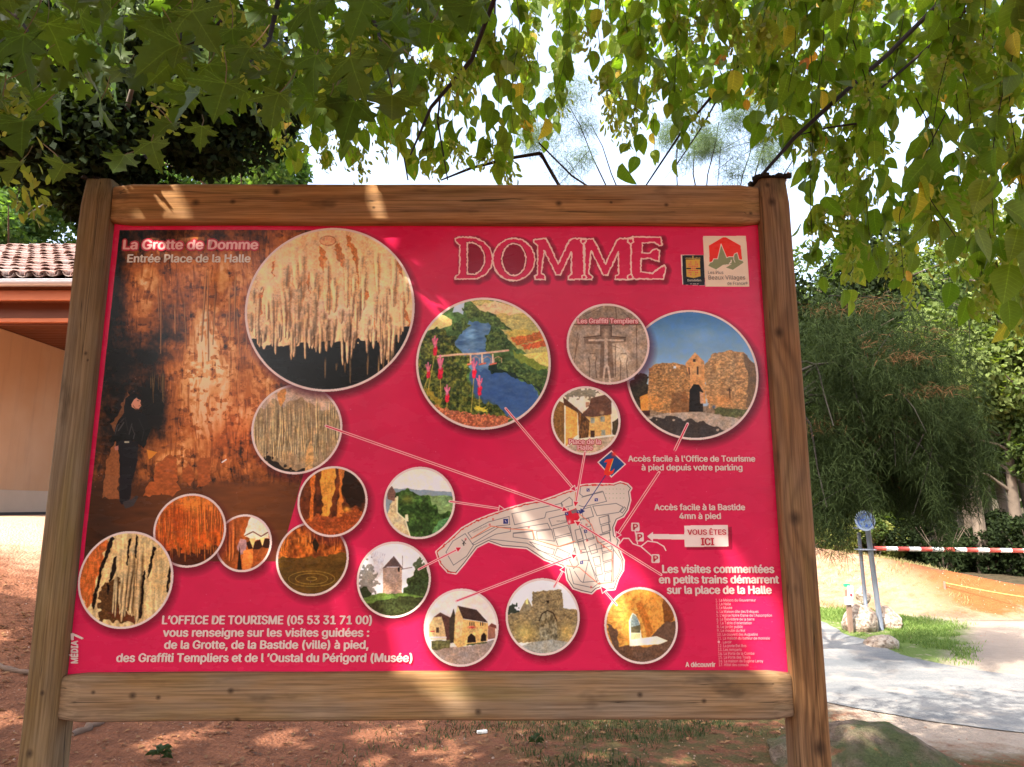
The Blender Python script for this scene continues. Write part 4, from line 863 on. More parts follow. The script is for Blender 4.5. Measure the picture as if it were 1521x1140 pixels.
t = NT('ground_soil', 0.95, 0.1)
P = t.tc(); x, y, z = t.sep(P)
n1 = t.noise(P, 0.9, 6, .6); n2 = t.noise(P, 7, 6, .65); n3 = t.noise(P, 45, 5, .6)
soil = t.mix(t.ramp(n1, [(.3, 0), (.7, 1)]), (.165, .062, .032), (.26, .108, .056))
soil = t.mix(t.ramp(n2, [(.35, .7), (.6, 0)]), soil, (.10, .040, .022))
soil = t.mix(t.ramp(n3, [(.60, 0), (.72, .6)]), soil, (.36, .22, .15))
pale = t.mix(n2, (.27, .205, .155), (.37, .30, .24))
orange = t.mix(t.ramp(n2, [(.35, 0), (.65, 1)]), (.25, .12, .068), (.35, .215, .145))
redcut = t.mix(n2, (.22, .055, .016), (.32, .10, .035))
green = t.mix(n3, (.075, .12, .025), (.17, .22, .06))
floor_ = t.mix(t.ramp(n2, [(.4, 0), (.65, 1)]), (.040, .034, .020), (.085, .062, .036))
def S(v, a, b):                                  # smoothstep between a and b
    m = t.n.new('ShaderNodeMapRange'); m.interpolation_type = 'SMOOTHSTEP'; m.inputs[1].default_value = a; m.inputs[2].default_value = b; t.l.new(v, m.inputs[0]); return m.outputs[0]
wob = t.math('MULTIPLY', t.math('SUBTRACT', n1, .5), 1.6)
wob2 = t.math('MULTIPLY', t.math('SUBTRACT', n2, .5), 1.1)
X = t.math('ADD', x, wob2); Y = t.math('ADD', t.math('ADD', y, wob), wob2)
M = lambda *a: t.math('MULTIPLY', *a)
# moss and thin grass under the right of the board
shade_green = M(M(S(X, -0.7, .9), S(X, 5.2, 3.6)), M(S(Y, 3.0, 4.2), S(n2, .38, .56)))
c = t.mix(M(shade_green, .75), soil, (.035, .05, .016))
# left yard: sunlight put into the soil colour as a paler tone
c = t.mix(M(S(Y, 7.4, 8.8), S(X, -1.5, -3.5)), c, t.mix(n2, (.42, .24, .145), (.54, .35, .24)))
# pale gravel yard on the right
rp = M(S(X, 2.3, 2.9), S(Y, 4.7, 5.4))
c = t.mix(rp, c, pale)
# grass strip between road and bank
T_ = t.math('ADD', Y, M(t.math('MINIMUM', t.math('MAXIMUM', t.math('SUBTRACT', x, 4.0), 0.0), 2.6), .9))
g0 = S(t.math('SUBTRACT', t.math('ADD', M(t.math('SUBTRACT', Y, 7.2), .75), 4.35), X), -.15, .35)
g1 = M(M(g0, S(T_, 12.9, 12.0)), M(S(X, 6.5, 5.6), S(X, 3.9, 4.2)))
c = t.mix(M(g1, S(n2, .30, .46)), c, green)
# earth bank: pale orange slope, then a raw red cut, then forest floor
bank = M(S(T_, 12.2, 12.9), S(X, 2.0, 3.0))
c = t.mix(bank, c, orange)
c = t.mix(M(bank, M(t.ramp(n3, [(.55, 0), (.66, .8)]), S(n1, .35, .6))), c, green)
far = M(S(Y, 13.6, 14.6), 1.0)
cut = M(M(S(X, 6.3, 7.0), S(Y, 10.6, 10.9)), bank)
c = t.mix(cut, c, redcut)
c = t.mix(t.math('MAXIMUM', far, M(S(X, 6.2, 7.4), S(Y, 11.6, 12.2))), c, floor_)
t.color(c)
vor = t.voro(P, 38)
t.bump(t.math('ADD', t.math('ADD', t.math('MULTIPLY', n2, 1.2), t.math('MULTIPLY', n3, .7)), t.math('MULTIPLY', vor, -.5)), 0.9, 0.03)
M_GROUND = t.m
xs = axis(-260, -7, 9, 260, 0.11, 1.16); ys = axis(-60, 1.5, 15, 600, 0.11, 1.16)
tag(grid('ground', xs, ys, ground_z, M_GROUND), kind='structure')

# road: worn asphalt sweeping past on the right
def pline(P, n):
    P = np.array(P, float); d = np.r_[0, np.cumsum(np.hypot(*(P[1:] - P[:-1]).T))]; u = np.linspace(0, d[-1], n); q = np.stack([np.interp(u, d, P[:, 0]), np.interp(u, d, P[:, 1])], 1)
    for _ in range(10): q[1:-1] = (q[:-2] + 2 * q[1:-1] + q[2:]) / 4
    return q
RE_F = pline([(4.6, 24), (4.35, 14), (4.28, 10), (4.21, 8.4), (4.22, 7.75), (4.35, 7.36), (4.7, 7.02), (5.3, 6.8), (8, 6.4), (17, 6.0)], 240)
RE_N = pline([(1.2, 24), (1.0, 14), (1.05, 10), (1.35, 7.8), (1.9, 6.75), (2.5, 6.15), (2.9, 5.75), (3.4, 5.40), (4.4, 5.0), (8, 4.4), (17, 3.9)], 240)
qq = np.arange(240)
for E_, a_ in ((RE_F, .16), (RE_N, .16)): E_ += (np.stack([fbm(qq / 5.0, qq * 0 + a_ * 9, 4, 3), fbm(qq / 5.0, qq * 0 + 7, 9, 3)], 1) - .5) * a_ * 1.6
k = 30; V = []; F = []
for i in range(240):
    for j in range(k): q = RE_N[i] + (RE_F[i] - RE_N[i]) * j / (k - 1); V.append((q[0], q[1], 0))
V = np.array(V); V[:, 2] = ground_z(V[:, 0], V[:, 1]) + .008
for i in range(239):
    for j in range(k - 1): a = i * k + j; F.append((a, a + k, a + k + 1, a + 1))
F = [f[::-1] for f in F]
def road_right(y): return np.interp(y, RE_F[::-1][RE_F[::-1][:, 1].argsort(), 1] if 0 else np.sort(RE_F[:, 1]), RE_F[np.argsort(RE_F[:, 1]), 0])
t = NT('asphalt_worn', .9, .2); P = t.tc(); n1 = t.noise(t.map(P, (.35, 1.6, 1), (0, 0, 0), (0, 0, .12)), 1.6, 5); n2 = t.noise(P, 60, 4); n3 = t.noise(P, 3, 5)
c = t.mix(t.ramp(n1, [(.38, 0), (.62, 1)]), (.125, .13, .135), (.215, .21, .20)); c = t.mix(t.ramp(n2, [(.35, .5), (.6, 0)]), c, (.10, .10, .10)); c = t.mix(t.ramp(n3, [(.5, 0), (.68, .7)]), c, (.30, .26, .22))
t.color(c); t.bump(t.math('ADD', n2, t.voro(P, 120)), .5, .006)
tag(link('road', mesh_np('road', V, F, True), None, t.m), kind='structure')

# ------------------------------------------------------------------ house on the left
M_WALL = NT('render_orange', .9, .15); P = M_WALL.tc(); n = M_WALL.noise(P, 1.3, 6); n2 = M_WALL.noise(P, 60, 4)
zz = M_WALL.sep(P)[2]
cc = M_WALL.mix(n, (.58, .30, .15), (.66, .38, .21)); st_ = M_WALL.noise(M_WALL.map(P, (5, 5, .5)), 1.0, 5, .6); cc = M_WALL.mix(M_WALL.ramp(st_, [(.52, 0), (.8, .45)]), cc, (.36, .20, .12)); cc = M_WALL.mix(M_WALL.ramp(M_WALL.noise(P, .5, 4), [(.5, 0), (.7, .35)]), cc, (.72, .50, .34)); M_WALL.color(cc); M_WALL.bump(n2, .35, .006); M_WALL = M_WALL.m
M_BASE_BAND = simple_mat('render_bounce_band', (.58, .42, .30), .9, .12, 3)  # paler wall base: bounce off the sunlit yard put into the colour
def boards_mat(name, c1, c2):
    t = NT(name, .65, .25); P = t.tc(); f = t.noise(t.map(P, (1.2, 26, 26)), 1.5, 4); b = t.noise(P, 1.4, 4)
    t.color(t.mix(b, t.mix(f, c1, c2), [v * .7 for v in c1])); t.bump(f, .4, .004); return t.m
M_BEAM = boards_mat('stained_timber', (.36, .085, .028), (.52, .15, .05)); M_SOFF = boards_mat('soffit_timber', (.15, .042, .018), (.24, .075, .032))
M_ZINC = simple_mat('zinc_gutter', (.42, .40, .41), .38, .12, 6, .05, metallic=.6)
house = empty('house', (-8.9, 9.3, gz_(-9.0, 10.5))); tag(house, 'low orange rendered house with clay tile roof and red stained eaves behind the board', 'house')
hz = house.location.z; HX, HY = house.location.x, house.location.y
def hb(name, x0, x1, y0, y1, z0, z1, mat, bev=.004):
    bm = bmesh.new(); box(bm, ((x0 + x1) / 2 - HX, (y0 + y1) / 2 - HY, (z0 + z1) / 2 - hz), (x1 - x0, y1 - y0, z1 - z0), bevel=bev, seg=1); return from_bm(name, bm, mat, house)
YG = 9.25                                                    # gutter line
z_gut = at(50, 418, YG).z
WX = at(0, 490, 11.2).x + 0.02
z_soff = at(0, 490, 11.2).z
hb('wall', -17, WX, 9.9, 20, hz + .42, z_soff + .02, M_WALL).location.z = 0
hb('wall_base_band', -17, WX + .03, 9.87, 20.03, hz - .5, hz + .42, M_BASE_BAND)
hb('base_strip', -16.9, WX + .06, 9.8, 20.06, hz - .5, hz + .05, simple_mat('dark_base', (.06, .05, .045), .9))
# lower beam layers stepping back under the eaves
zb1 = at(50, 447, YG + .12).z; zb0 = at(50, 432, YG + .12).z
hb('fascia_board', -17, -3.2, YG + .10, YG + .14, zb1, zb0, M_BEAM)
hb('wall_plate', -17, -3.2, YG + .16, YG + .22, at(50, 432, YG + .2).z, at(50, 424, YG + .2).z, simple_mat('brick_infill', (.30, .10, .045), .9, .5, 14))
hb('eaves_beam', -17, -3.2, YG + .34, YG + .48, at(50, 473, YG + .34).z, at(50, 449, YG + .34).z, M_SOFF)
hb('backing_board', -17, -3.2, YG + .50, YG + .53, at(50, 479, YG + .3).z + .01, at(50, 418, YG + .3).z, M_SOFF)
hb('eaves_board', -17, -3.2, YG + .125, YG + .50, at(50, 447, YG + .12).z + .03, at(50, 447, YG + .12).z + .05, M_SOFF)
hb('lower_batten', -17, -3.2, YG + .28, YG + .34, at(50, 479, YG + .28).z, at(50, 473, YG + .28).z, M_BEAM)
yy = YG + .55
while yy < 14.2:                                             # soffit planks, one by one
    hb('soffit_plank', -17, -3.4, yy, yy + .165, z_soff + .03, z_soff + .055, M_SOFF, .006); yy += .18
for k in range(6): hb('rafter', -15.8 + k * 2.1, -15.7 + k * 2.1, YG + .5, 14, z_soff + .06, z_soff + .2, M_SOFF)
# gutter: half-round channel
bm = bmesh.new(); prof = [(.065 * math.cos(a), .075 * math.sin(a)) for a in np.linspace(math.pi, 2 * math.pi, 11)]; prof = [(.0, 0)] and prof + [(.058, 0)] + [(.055 * math.cos(a), .066 * math.sin(a)) for a in np.linspace(2 * math.pi, math.pi, 11)]
A = [bm.verts.new((-17 - HX, YG + a - HY, z_gut + b - hz)) for a, b in prof]; B_ = [bm.verts.new((-3.2 - HX, YG + a - HY, z_gut + b - hz)) for a, b in prof]
for i in range(len(prof)): bm.faces.new((A[i], A[(i + 1) % len(prof)], B_[(i + 1) % len(prof)], B_[i]))
bmesh.ops.recalc_face_normals(bm, faces=bm.faces); from_bm('gutter', bm, M_ZINC, house, smooth=True)
bm = bmesh.new(); tube(bm, [(-17 - HX, YG - .066 - HY, z_gut + .004 - hz), (-3.2 - HX, YG - .066 - HY, z_gut + .004 - hz)], .010, 8); from_bm('gutter_lip', bm, M_ZINC, house, True)
# roof deck and clay tiles
pitch_r = R(27); TILE_W, TILE_L = .215, .33
ridge_y = YG + 3.4
bm = bmesh.new(); vs = [(-17, YG + .06, z_gut + .03), (-3.2, YG + .06, z_gut + .03), (-3.2, ridge_y, z_gut + .03 + (ridge_y - YG) * math.tan(pitch_r)), (-17, ridge_y, z_gut + .03 + (ridge_y - YG) * math.tan(pitch_r))]
vv = [bm.verts.new((a - HX, b - HY, c - hz)) for a, b, c in vs]; v2 = [bm.verts.new((a - HX, b - HY, c - hz - .05)) for a, b, c in vs]
bm.faces.new(vv); bm.faces.new(v2[::-1])
for i in range(4): bm.faces.new((vv[i], v2[i], v2[(i + 1) % 4], vv[(i + 1) % 4]))
bmesh.ops.recalc_face_normals(bm, faces=bm.faces); from_bm('roof', bm, simple_mat('roof_deck', (.16, .08, .05), .9), house)
t = NT('clay_tile', .85, .2); P = t.tc(); oi = t.n.new('ShaderNodeObjectInfo'); n = t.noise(t.tc('Generated'), 3, 5); nn = t.noise(t.map(P, (1, 1, 1)), 14, 5)
c = t.ramp(oi.outputs['Random'], [(0, (.15, .075, .055)), (.3, (.22, .125, .10)), (.55, (.18, .105, .09)), (.8, (.26, .19, .16)), (1, (.13, .07, .055))])
c = t.mix(t.ramp(nn, [(.5, 0), (.68, .8)]), c, (.29, .26, .24)); c = t.mix(t.ramp(nn, [(.3, .7), (.42, 0)]), c, (.09, .06, .045)); t.color(c); t.bump(nn, .5, .006); M_TILE = t.m
def tile_mesh(name, up=True):
    bm = bmesh.new(); n = 7; r0, r1 = .090, .070; rings = []
    for l, r in ((0, r0), (TILE_L + .06, r1)):
        o = []; 
        for rr in (r, r - .014): o.append([bm.verts.new((rr * math.cos(a), l, rr * math.sin(a) * .8)) for a in np.linspace(0, math.pi, n)])
        rings.append(o)
    for k in range(2):
        for i in range(n - 1): f = (rings[0][k][i], rings[0][k][i + 1], rings[1][k][i + 1], rings[1][k][i]); bm.faces.new(f)
    for e in (0, 1):
        for i in range(n - 1): bm.faces.new((rings[e][0][i], rings[e][0][i + 1], rings[e][1][i + 1], rings[e][1][i]))
    bmesh.ops.recalc_face_normals(bm, faces=bm.faces)
    if not up: bmesh.ops.rotate(bm, cent=(0, 0, 0), matrix=Matrix.Rotation(math.pi, 3, 'Y'), verts=bm.verts)
    me = bpy.data.meshes.new(name); bm.to_mesh(me); bm.free(); me.materials.append(M_TILE); me.shade_smooth(); return me
TM = tile_mesh('roof_tile'); TU = tile_mesh('roof_tile_pan', False)
r_ = random.Random(3); rest = []
def tile_at(i, j, me):
    xx = -11.9 + i * TILE_W + (TILE_W / 2 if me is TU else 0); d = j * TILE_L
    p = Vector((xx + r_.uniform(-.010, .010) - HX, YG + .03 + d * math.cos(pitch_r) + r_.uniform(-.014, .014) - HY, z_gut + (.105 if me is TM else .135) + d * math.sin(pitch_r) + r_.uniform(-.010, .014) - hz))
    return p, (pitch_r - R(5) + r_.uniform(-.03, .03), r_.uniform(-.08, .08), r_.uniform(-.06, .06))
cnt = 0
for j in range(0, 12):
    for i in range(0, 36):
        p, ro = tile_at(i, j, TM); qx, qy = project(p.x + HX, p.y + HY, p.z + hz); vis = -30 < qx < 125
        if vis and cnt < 230: link('roof_tile', TM, house, loc=p, rot=ro); cnt += 1
        else: rest.append((TM, p, ro))
        p, ro = tile_at(i, j, TU)
        if vis and j == 0 and cnt < 290: link('roof_tile', TU, house, loc=p, rot=ro); cnt += 1
        else: rest.append((TU, p, ro))
def join_instances(name, lst, parent, mat=None):
    Vs, Fs, o = [], [], 0
    cache = {}
    for me, p, ro in lst:
        if me.name not in cache:
            a = np.empty(len(me.vertices) * 3, np.float32); me.vertices.foreach_get('co', a)
            cache[me.name] = (a.reshape(-1, 3), np.array([list(q.vertices) for q in me.polygons]))
        v, f = cache[me.name]; m = np.array(Matrix.Rotation(0, 3, 'X')); from_e = bpy.types.Object
        from mathutils import Euler
        m = np.array(Euler(ro).to_matrix()); Vs.append(v @ m.T + np.array(p)); Fs.append(f + o); o += len(v)
    me = mesh_np(name, np.concatenate(Vs), np.concatenate(Fs), True); return link(name, me, parent, mat)
tag(join_instances('roof_tile_rest', rest, house, M_TILE), kind='stuff')

# ------------------------------------------------------------------ barrier, marker post, rope, rocks
def vec2(px, py, z=0.0):
    r = ray(px, py); tt = (z - EYE) / r.z; return Vector((r.x * tt, r.y * tt, z))
def on_ground(px, py):
    p = vec2(px, py)
    for _ in range(12): p = vec2(px, py, gz_(p.x, p.y))
    return p
M_STEEL = simple_mat('galvanised_steel', (.17, .19, .22), .5, .2, 8, .04, metallic=.3)
bp_ = on_ground(1310, 936); zb_ = 1.02
bar = empty('road_barrier', bp_); tag(bar, 'red and white striped swing barrier on a galvanised steel post', 'barrier')
bm = bmesh.new(); tube(bm, [(0, 0, -.25), (-.06, .02, 1.30)], .034, 18); from_bm('post', bm, M_STEEL, bar, True)
bm = bmesh.new(); tube(bm, [(-.13, .10, -.1), (-.145, .10, 1.24)], .024, 12); from_bm('rear_post', bm, M_STEEL, bar, True)
bm = bmesh.new(); box(bm, (-.10, .05, 1.02), (.22, .16, .012), bevel=.002); box(bm, (-.10, .05, 1.30), (.24, .10, .02), bevel=.003); from_bm('bracket', bm, M_STEEL, bar)
# round blue sign on top
t = NT('sign_foil', .4, .4); P = t.tc(); x, y, z = t.sep(P); d = t.math('SQRT', t.math('ADD', t.math('MULTIPLY', x, x), t.math('MULTIPLY', z, z)))
n = t.noise(P, 16, 3, .6); nw = t.noise(P, 34, 2)
c = t.mix(t.ramp(n, [(.44, 0), (.50, 1)]), (.010, .045, .20), (.10, .15, .21)); c = t.mix(t.ramp(nw, [(.50, 0), (.54, .8)]), c, (.05, .06, .07)); c = t.mix(t.ramp(d, [(.105, 0), (.112, 1)]), c, (.16, .20, .26)); t.color(c); M_FOIL = t.m
bm = bmesh.new(); bmesh.ops.create_cone(bm, cap_ends=True, segments=36, radius1=.135, radius2=.135, depth=.012, matrix=Matrix.Rotation(R(90), 4, 'X')); 
from_bm('round_sign', bm, M_FOIL, bar, loc=(-.10, -.01, 1.40)); bar.children[-1]['label'] = 'round blue and white sign, worn'
# striped bar, in segments
p1 = at(1298, 815, bp_.y + .04) - bp_; p2 = at(1700, 821, bp_.y + .3) - bp_
Mr = simple_mat('barrier_red', (.42, .06, .045), .45, .12, 10, .03); Mw = simple_mat('barrier_white', (.62, .62, .60), .5, .05, 10, .03)
d = (p2 - p1); L = d.length; segs = int(L / .155); q = d / segs
for i in range(segs):
    bm = bmesh.new(); a = p1 + q * i; tube(bm, [a, a + q], .029, 12); from_bm('bar_stripe', bm, Mr if i % 2 == 0 else Mw, bar, True)
bm = bmesh.new(); tube(bm, [p2 - q * .1, p2 + Vector((0, 0, -1.3))], .04, 10); from_bm('rest_post', bm, M_STEEL, bar, True)

mp = on_ground(1264, 940); mk = empty('marker_post', mp); tag(mk, 'short brown wooden marker post with green top and two white plates', 'marker post')
sc_ = mp.y / FOC
M_STAKE = simple_mat('stake_wood', (.22, .14, .10), .85, .3, 12)
bm = bmesh.new(); box(bm, (0, 0, .22), (.055, .045, .62), bevel=.006); from_bm('stake', bm, M_STAKE, mk)
M_WP = simple_mat('white_plate', (.60, .61, .62), .5, .05, 5, .02)
bm = bmesh.new(); box(bm, (.02, -.03, .50), (.075, .012, .16), Matrix.Rotation(.05, 3, 'Y'), .003, 1); from_bm('upper_plate', bm, M_WP, mk)
bm = bmesh.new(); box(bm, (-.012, -.036, .395), (.105, .012, .10), Matrix.Rotation(-.04, 3, 'Y'), .003, 1); from_bm('lower_plate', bm, M_WP, mk)
bm = bmesh.new(); box(bm, (-.005, 0, .585), (.07, .055, .04), bevel=.006); from_bm('green_cap', bm, simple_mat('green_paint', (.03, .34, .16), .5), mk)
bm = bmesh.new(); box(bm, (.025, -.0385, .465), (.028, .003, .034), bevel=.001, seg=1); from_bm('red_mark', bm, simple_mat('red_mark', (.6, .05, .06), .5), mk)
bm = bmesh.new(); box(bm, (-.02, -.044, .40), (.02, .003, .014), bevel=.001, seg=1); from_bm('grey_mark', bm, simple_mat('grey_mark', (.3, .3, .4), .5), mk)

sp = on_ground(1407, 905); st = empty('rope_stake', sp); tag(st, 'thin wooden stake holding a yellow rope on the red bank', 'stake')
bm = bmesh.new(); tube(bm, [(0, 0, -.1), (0, 0, .42)], [.022, .018], 8); from_bm('stake', bm, M_STAKE, st)
M_ROPE = simple_mat('yellow_rope', (.40, .33, .10), .8, .2, 60)
top = sp + Vector((0, 0, .40)); e2 = at(1640, 900, sp.y - 1.5)
bm = bmesh.new(); pts = [top.lerp(e2, u) + Vector((0, 0, -.04 * math.sin(u * math.pi))) for u in np.linspace(0, 1, 16)]; tube(bm, [p - top for p in pts], .007, 6)
tag(from_bm('barrier_rope', bm, M_ROPE, None, True, loc=top), 'yellow rope stretched to the right along the red bank', 'rope')

def rock_mesh(name, seed, s, rough=.35, sub=4, mat=None):
    bm = bmesh.new(); bmesh.ops.create_icosphere(bm, subdivisions=sub, radius=1.0); r = random.Random(seed)
    pl = [(Vector((r.uniform(-1, 1), r.uniform(-1, 1), r.uniform(-.6, 1))).normalized(), r.uniform(.62, .9)) for _ in range(13)]
    co = np.array([v.co[:] for v in bm.verts]); nz = fbm(co[:, 0] * 1.6 + seed * 3 + co[:, 2], co[:, 1] * 1.6 + 7 + co[:, 2] * .7, seed, 4); nf = fbm(co[:, 0] * 6 + co[:, 2] * 3 + seed, co[:, 1] * 6 - co[:, 2] * 2, seed + 5, 4)
    for v, a, b in zip(bm.verts, nz, nf):
        c = v.co.copy()
        for n, d in pl:
            k = c.dot(n)
            if k > d: c -= n * (k - d) * .85
        v.co = c * (1 + rough * (a - .5) + rough * .35 * (b - .5))
    bmesh.ops.scale(bm, vec=s, verts=bm.verts); me = bpy.data.meshes.new(name); bm.to_mesh(me); bm.free(); me.shade_smooth(); me.materials.append(mat); return me
t = NT('limestone', .9, .2); P = t.tc(); n = t.noise(P, 6, 6); n2 = t.noise(P, 24, 5); c = t.mix(t.ramp(n, [(.35, 0), (.65, 1)]), (.30, .21, .15), (.50, .42, .34)); c = t.mix(t.ramp(n2, [(.35, .8), (.5, 0)]), c, (.14, .09, .06)); t.color(c); t.bump(t.math('ADD', n, n2), 1.0, .03); M_LIME = t.m
for px, py, s, sd, lb, up in [(1284, 928, (.26, .22, .22), 3, 'weathered limestone rock just left of the barrier post', .10), (1325, 925, (.20, .18, .20), 5, 'squarish pale limestone rock just right of the barrier post', .08), (1290, 908, (.12, .10, .14), 8, 'small pale rock standing on top of the left limestone rock', .30), (1308, 950, (.21, .15, .13), 12, 'low rough pinkish rock lying in front of the barrier post', .02)]:
    g_ = on_ground(px, py + 10); o = link('rock', rock_mesh('rock', sd, s, mat=M_LIME), None, loc=g_ + Vector((0, .12 if up > .05 else 0, up)), rot=(0, 0, sd)); tag(o, lb, 'rock', 'limestone rocks round the barrier post')

# big flat mossy boulder at the lower right
t = NT('mossy_rock', .95, .15); P = t.tc(); n = t.noise(P, 2.2, 6); n2 = t.noise(P, 13, 6, .65); n3 = t.noise(P, 60, 4)
c = t.mix(t.ramp(n2, [(.35, 0), (.65, 1)]), (.085, .055, .038), (.20, .145, .105)); c = t.mix(t.ramp(n, [(.42, .0), (.55, .85)]), c, t.mix(n3, (.030, .045, .014), (.085, .105, .035)))
c = t.mix(t.ramp(t.noise(P, 7, 5), [(.60, 0), (.68, .8)]), c, (.20, .085, .045)); t.color(c); t.bump(t.math('ADD', n2, n3), 1.0, .03)
b = vec2(1258, 1150, .05); o = link('boulder', rock_mesh('boulder', 21, (.60, .52, .27), .34, 5, t.m), None, loc=(b.x + .27, b.y + .30, -.03), rot=(0, .16, -.5)); tag(o, 'large low boulder covered with moss and leaf litter beside the right post', 'boulder')

# grass blades, stones, leaf litter
def blades(name, P0, h, w, mat, seed, lean=.5):
    r = np.random.default_rng(seed); n = len(P0); a = r.uniform(0, 6.283, n); hh = h * r.uniform(.5, 1.3, n); ln = r.normal(0, lean, (n, 2)) * hh[:, None]
    dx = np.stack([np.cos(a), np.sin(a), np.zeros(n)], 1) * w * .5
    A = P0 - dx; B = P0 + dx; Cc = P0 + np.stack([ln[:, 0] * .4, ln[:, 1] * .4, hh * .6], 1); T = P0 + np.stack([ln[:, 0], ln[:, 1], hh], 1)
    V = np.stack([A, B, Cc + dx * .7, Cc - dx * .7, T], 1).reshape(-1, 3); i = np.arange(n)[:, None] * 5
    F = np.concatenate([i + np.array([[0, 1, 2]]), i + np.array([[0, 2, 3]]), i + np.array([[3, 2, 4]])]); return link(name, mesh_np(name, V, F), None, mat)
def scatter(n, x0, x1, y0, y1, seed, keep=None):
    r = np.random.default_rng(seed); x = r.uniform(x0, x1, n); y = r.uniform(y0, y1, n)
    if keep is not None: k = keep(x, y, r.random(n)); x, y = x[k], y[k]
    return np.stack([x, y, ground_z(x, y)], 1)
def grass_mat(name, a, b):
    t = NT(name, .6, .3); g = t.n.new('ShaderNodeNewGeometry'); c = t.ramp(g.outputs['Random Per Island'], [(0, a), (1, b)]); t.color(c)
    tr = t.n.new('ShaderNodeBsdfTranslucent'); t.l.new(c, tr.inputs[0]); mx = t.n.new('ShaderNodeMixShader'); mx.inputs[0].default_value = .35; t.l.new(t.b.outputs[0], mx.inputs[1]); t.l.new(tr.outputs[0], mx.inputs[2]); t.l.new(mx.outputs[0], t.out.inputs[0]); return t.m
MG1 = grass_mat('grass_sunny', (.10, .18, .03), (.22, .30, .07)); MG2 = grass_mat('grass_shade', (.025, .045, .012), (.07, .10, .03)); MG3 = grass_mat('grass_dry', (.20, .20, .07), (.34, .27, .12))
pt = scatter(60000, 4.0, 6.6, 7.0, 12.8, 1, lambda x, y, r: (r < smooth((6.5 - x) / 1.2) * smooth(((y - 7.2) * .75 + 4.6 - x) / .4) * smooth((x - road_right(y) - .02) / .25) * smooth((toe(x) + .3 - y) / 1.2) * smooth((fbm(x * 2.4, y * 2.4, 6, 4) - .42) * 6)))
tag(blades('grass', pt, .038, .009, MG1, 2), kind='stuff')
pt = scatter(9000, 2.2, 7.5, 10.6, 13.6, 5, lambda x, y, r: r < smooth((fbm(x * 2.2, y * 2.2, 14, 3) - .52) * 8)); tag(blades('dry_grass', pt, .06, .010, MG3, 3), kind='stuff')
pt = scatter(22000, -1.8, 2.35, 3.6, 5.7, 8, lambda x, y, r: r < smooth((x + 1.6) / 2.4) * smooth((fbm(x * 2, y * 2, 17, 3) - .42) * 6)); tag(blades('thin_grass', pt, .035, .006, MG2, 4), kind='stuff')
rk = grass_mat('leaf_litter', (.10, .045, .02), (.33, .17, .07))
def litter(name, P0, s, mat, seed):
    r = np.random.default_rng(seed); n = len(P0); a = r.uniform(0, 6.28, n); ss = s * r.uniform(.5, 1.4, n)
    u = np.stack([np.cos(a), np.sin(a), r.uniform(-.35, .35, n)], 1) * ss[:, None]; v = np.stack([-np.sin(a), np.cos(a), r.uniform(-.35, .35, n)], 1) * ss[:, None] * .55; c = P0 + np.array([0, 0, .008])
    up = np.array([0, 0, 1]) * ss[:, None] * .3
    V = np.stack([c - u, c - v + up, c + u, c + v + up, c], 1).reshape(-1, 3); i = np.arange(n)[:, None] * 5
    F = np.concatenate([i + np.array([[0, 1, 4]]), i + np.array([[1, 2, 4]]), i + np.array([[2, 3, 4]]), i + np.array([[3, 0, 4]])]); return link(name, mesh_np(name, V, F), None, mat)
tag(litter('leaf_litter', scatter(7500, -5.5, 2.4, 2.6, 7.5, 11, lambda x, y, r: r < .35 + .9 * smooth((fbm(x, y, 9, 3) - .45) * 6)), .020, rk, 12), kind='stuff')
pm = rock_mesh('pebble', 31, (1, .8, .55), .4, 1, simple_mat('pebble_stone', (.34, .22, .16), .9, .35, 4)); rr = np.random.default_rng(3)
pts = scatter(2600, -6, 3.2, 2.6, 9.5, 15); pts2 = scatter(1400, 2.6, 8, 8.5, 13, 16)
lst = [(pm, p, (rr.uniform(0, 6), rr.uniform(0, 6), rr.uniform(0, 6))) for p in np.concatenate([pts, pts2])]
def join_scaled(name, lst, sizes, mat):
    me = lst[0][0]; a = np.empty(len(me.vertices) * 3, np.float32); me.vertices.foreach_get('co', a); v = a.reshape(-1, 3); f = np.array([list(q.vertices) for q in me.polygons]); from mathutils import Euler
    Vs = [(v * s) @ np.array(Euler(ro).to_matrix()).T + p for (m_, p, ro), s in zip(lst, sizes)]; Fs = [f + i * len(v) for i in range(len(lst))]
    return link(name, mesh_np(name, np.concatenate(Vs), np.concatenate(Fs), True), None, mat)
tag(join_scaled('pebbles', lst, .004 + .012 * rr.random(len(lst)) ** 3, pm.materials[0]), kind='stuff')
# surface roots crossing the soil on the left
M_ROOT = simple_mat('root_bark', (.16, .10, .07), .95, .4, 20)
for i, (a, b_, lb) in enumerate([((-40, 1022), (60, 1015), 'grey root lying across the red soil left of the board'), ((118, 1090), (150, 1072), 'short grey root behind the left post under the lower rail')]):
    A, B_ = on_ground(*a), on_ground(*b_); bm = bmesh.new(); n = 12
    pts = [A.lerp(B_, u) + Vector((.02 * math.sin(u * 9), .03 * math.sin(u * 5 + 1), .012)) for u in np.linspace(-.2, 1.2, n)]; pts = [Vector((p.x, p.y, gz_(p.x, p.y) + .006)) for p in pts]
    tube(bm, pts, [.018 + .010 * math.sin(k * 1.3) ** 2 for k in range(n)], 8); tag(from_bm('tree_root', bm, M_ROOT, None, True), lb, 'root')
g_ = on_ground(716, 1090); bm = bmesh.new(); box(bm, (0, 0, .012), (.075, .03, .02), Matrix.Rotation(.3, 3, 'Z'), .006); 
tag(from_bm('litter_scrap', bm, simple_mat('paper', (.75, .75, .72), .8, .05), None, loc=g_), 'small white scrap of paper on the soil under the board', 'litter')
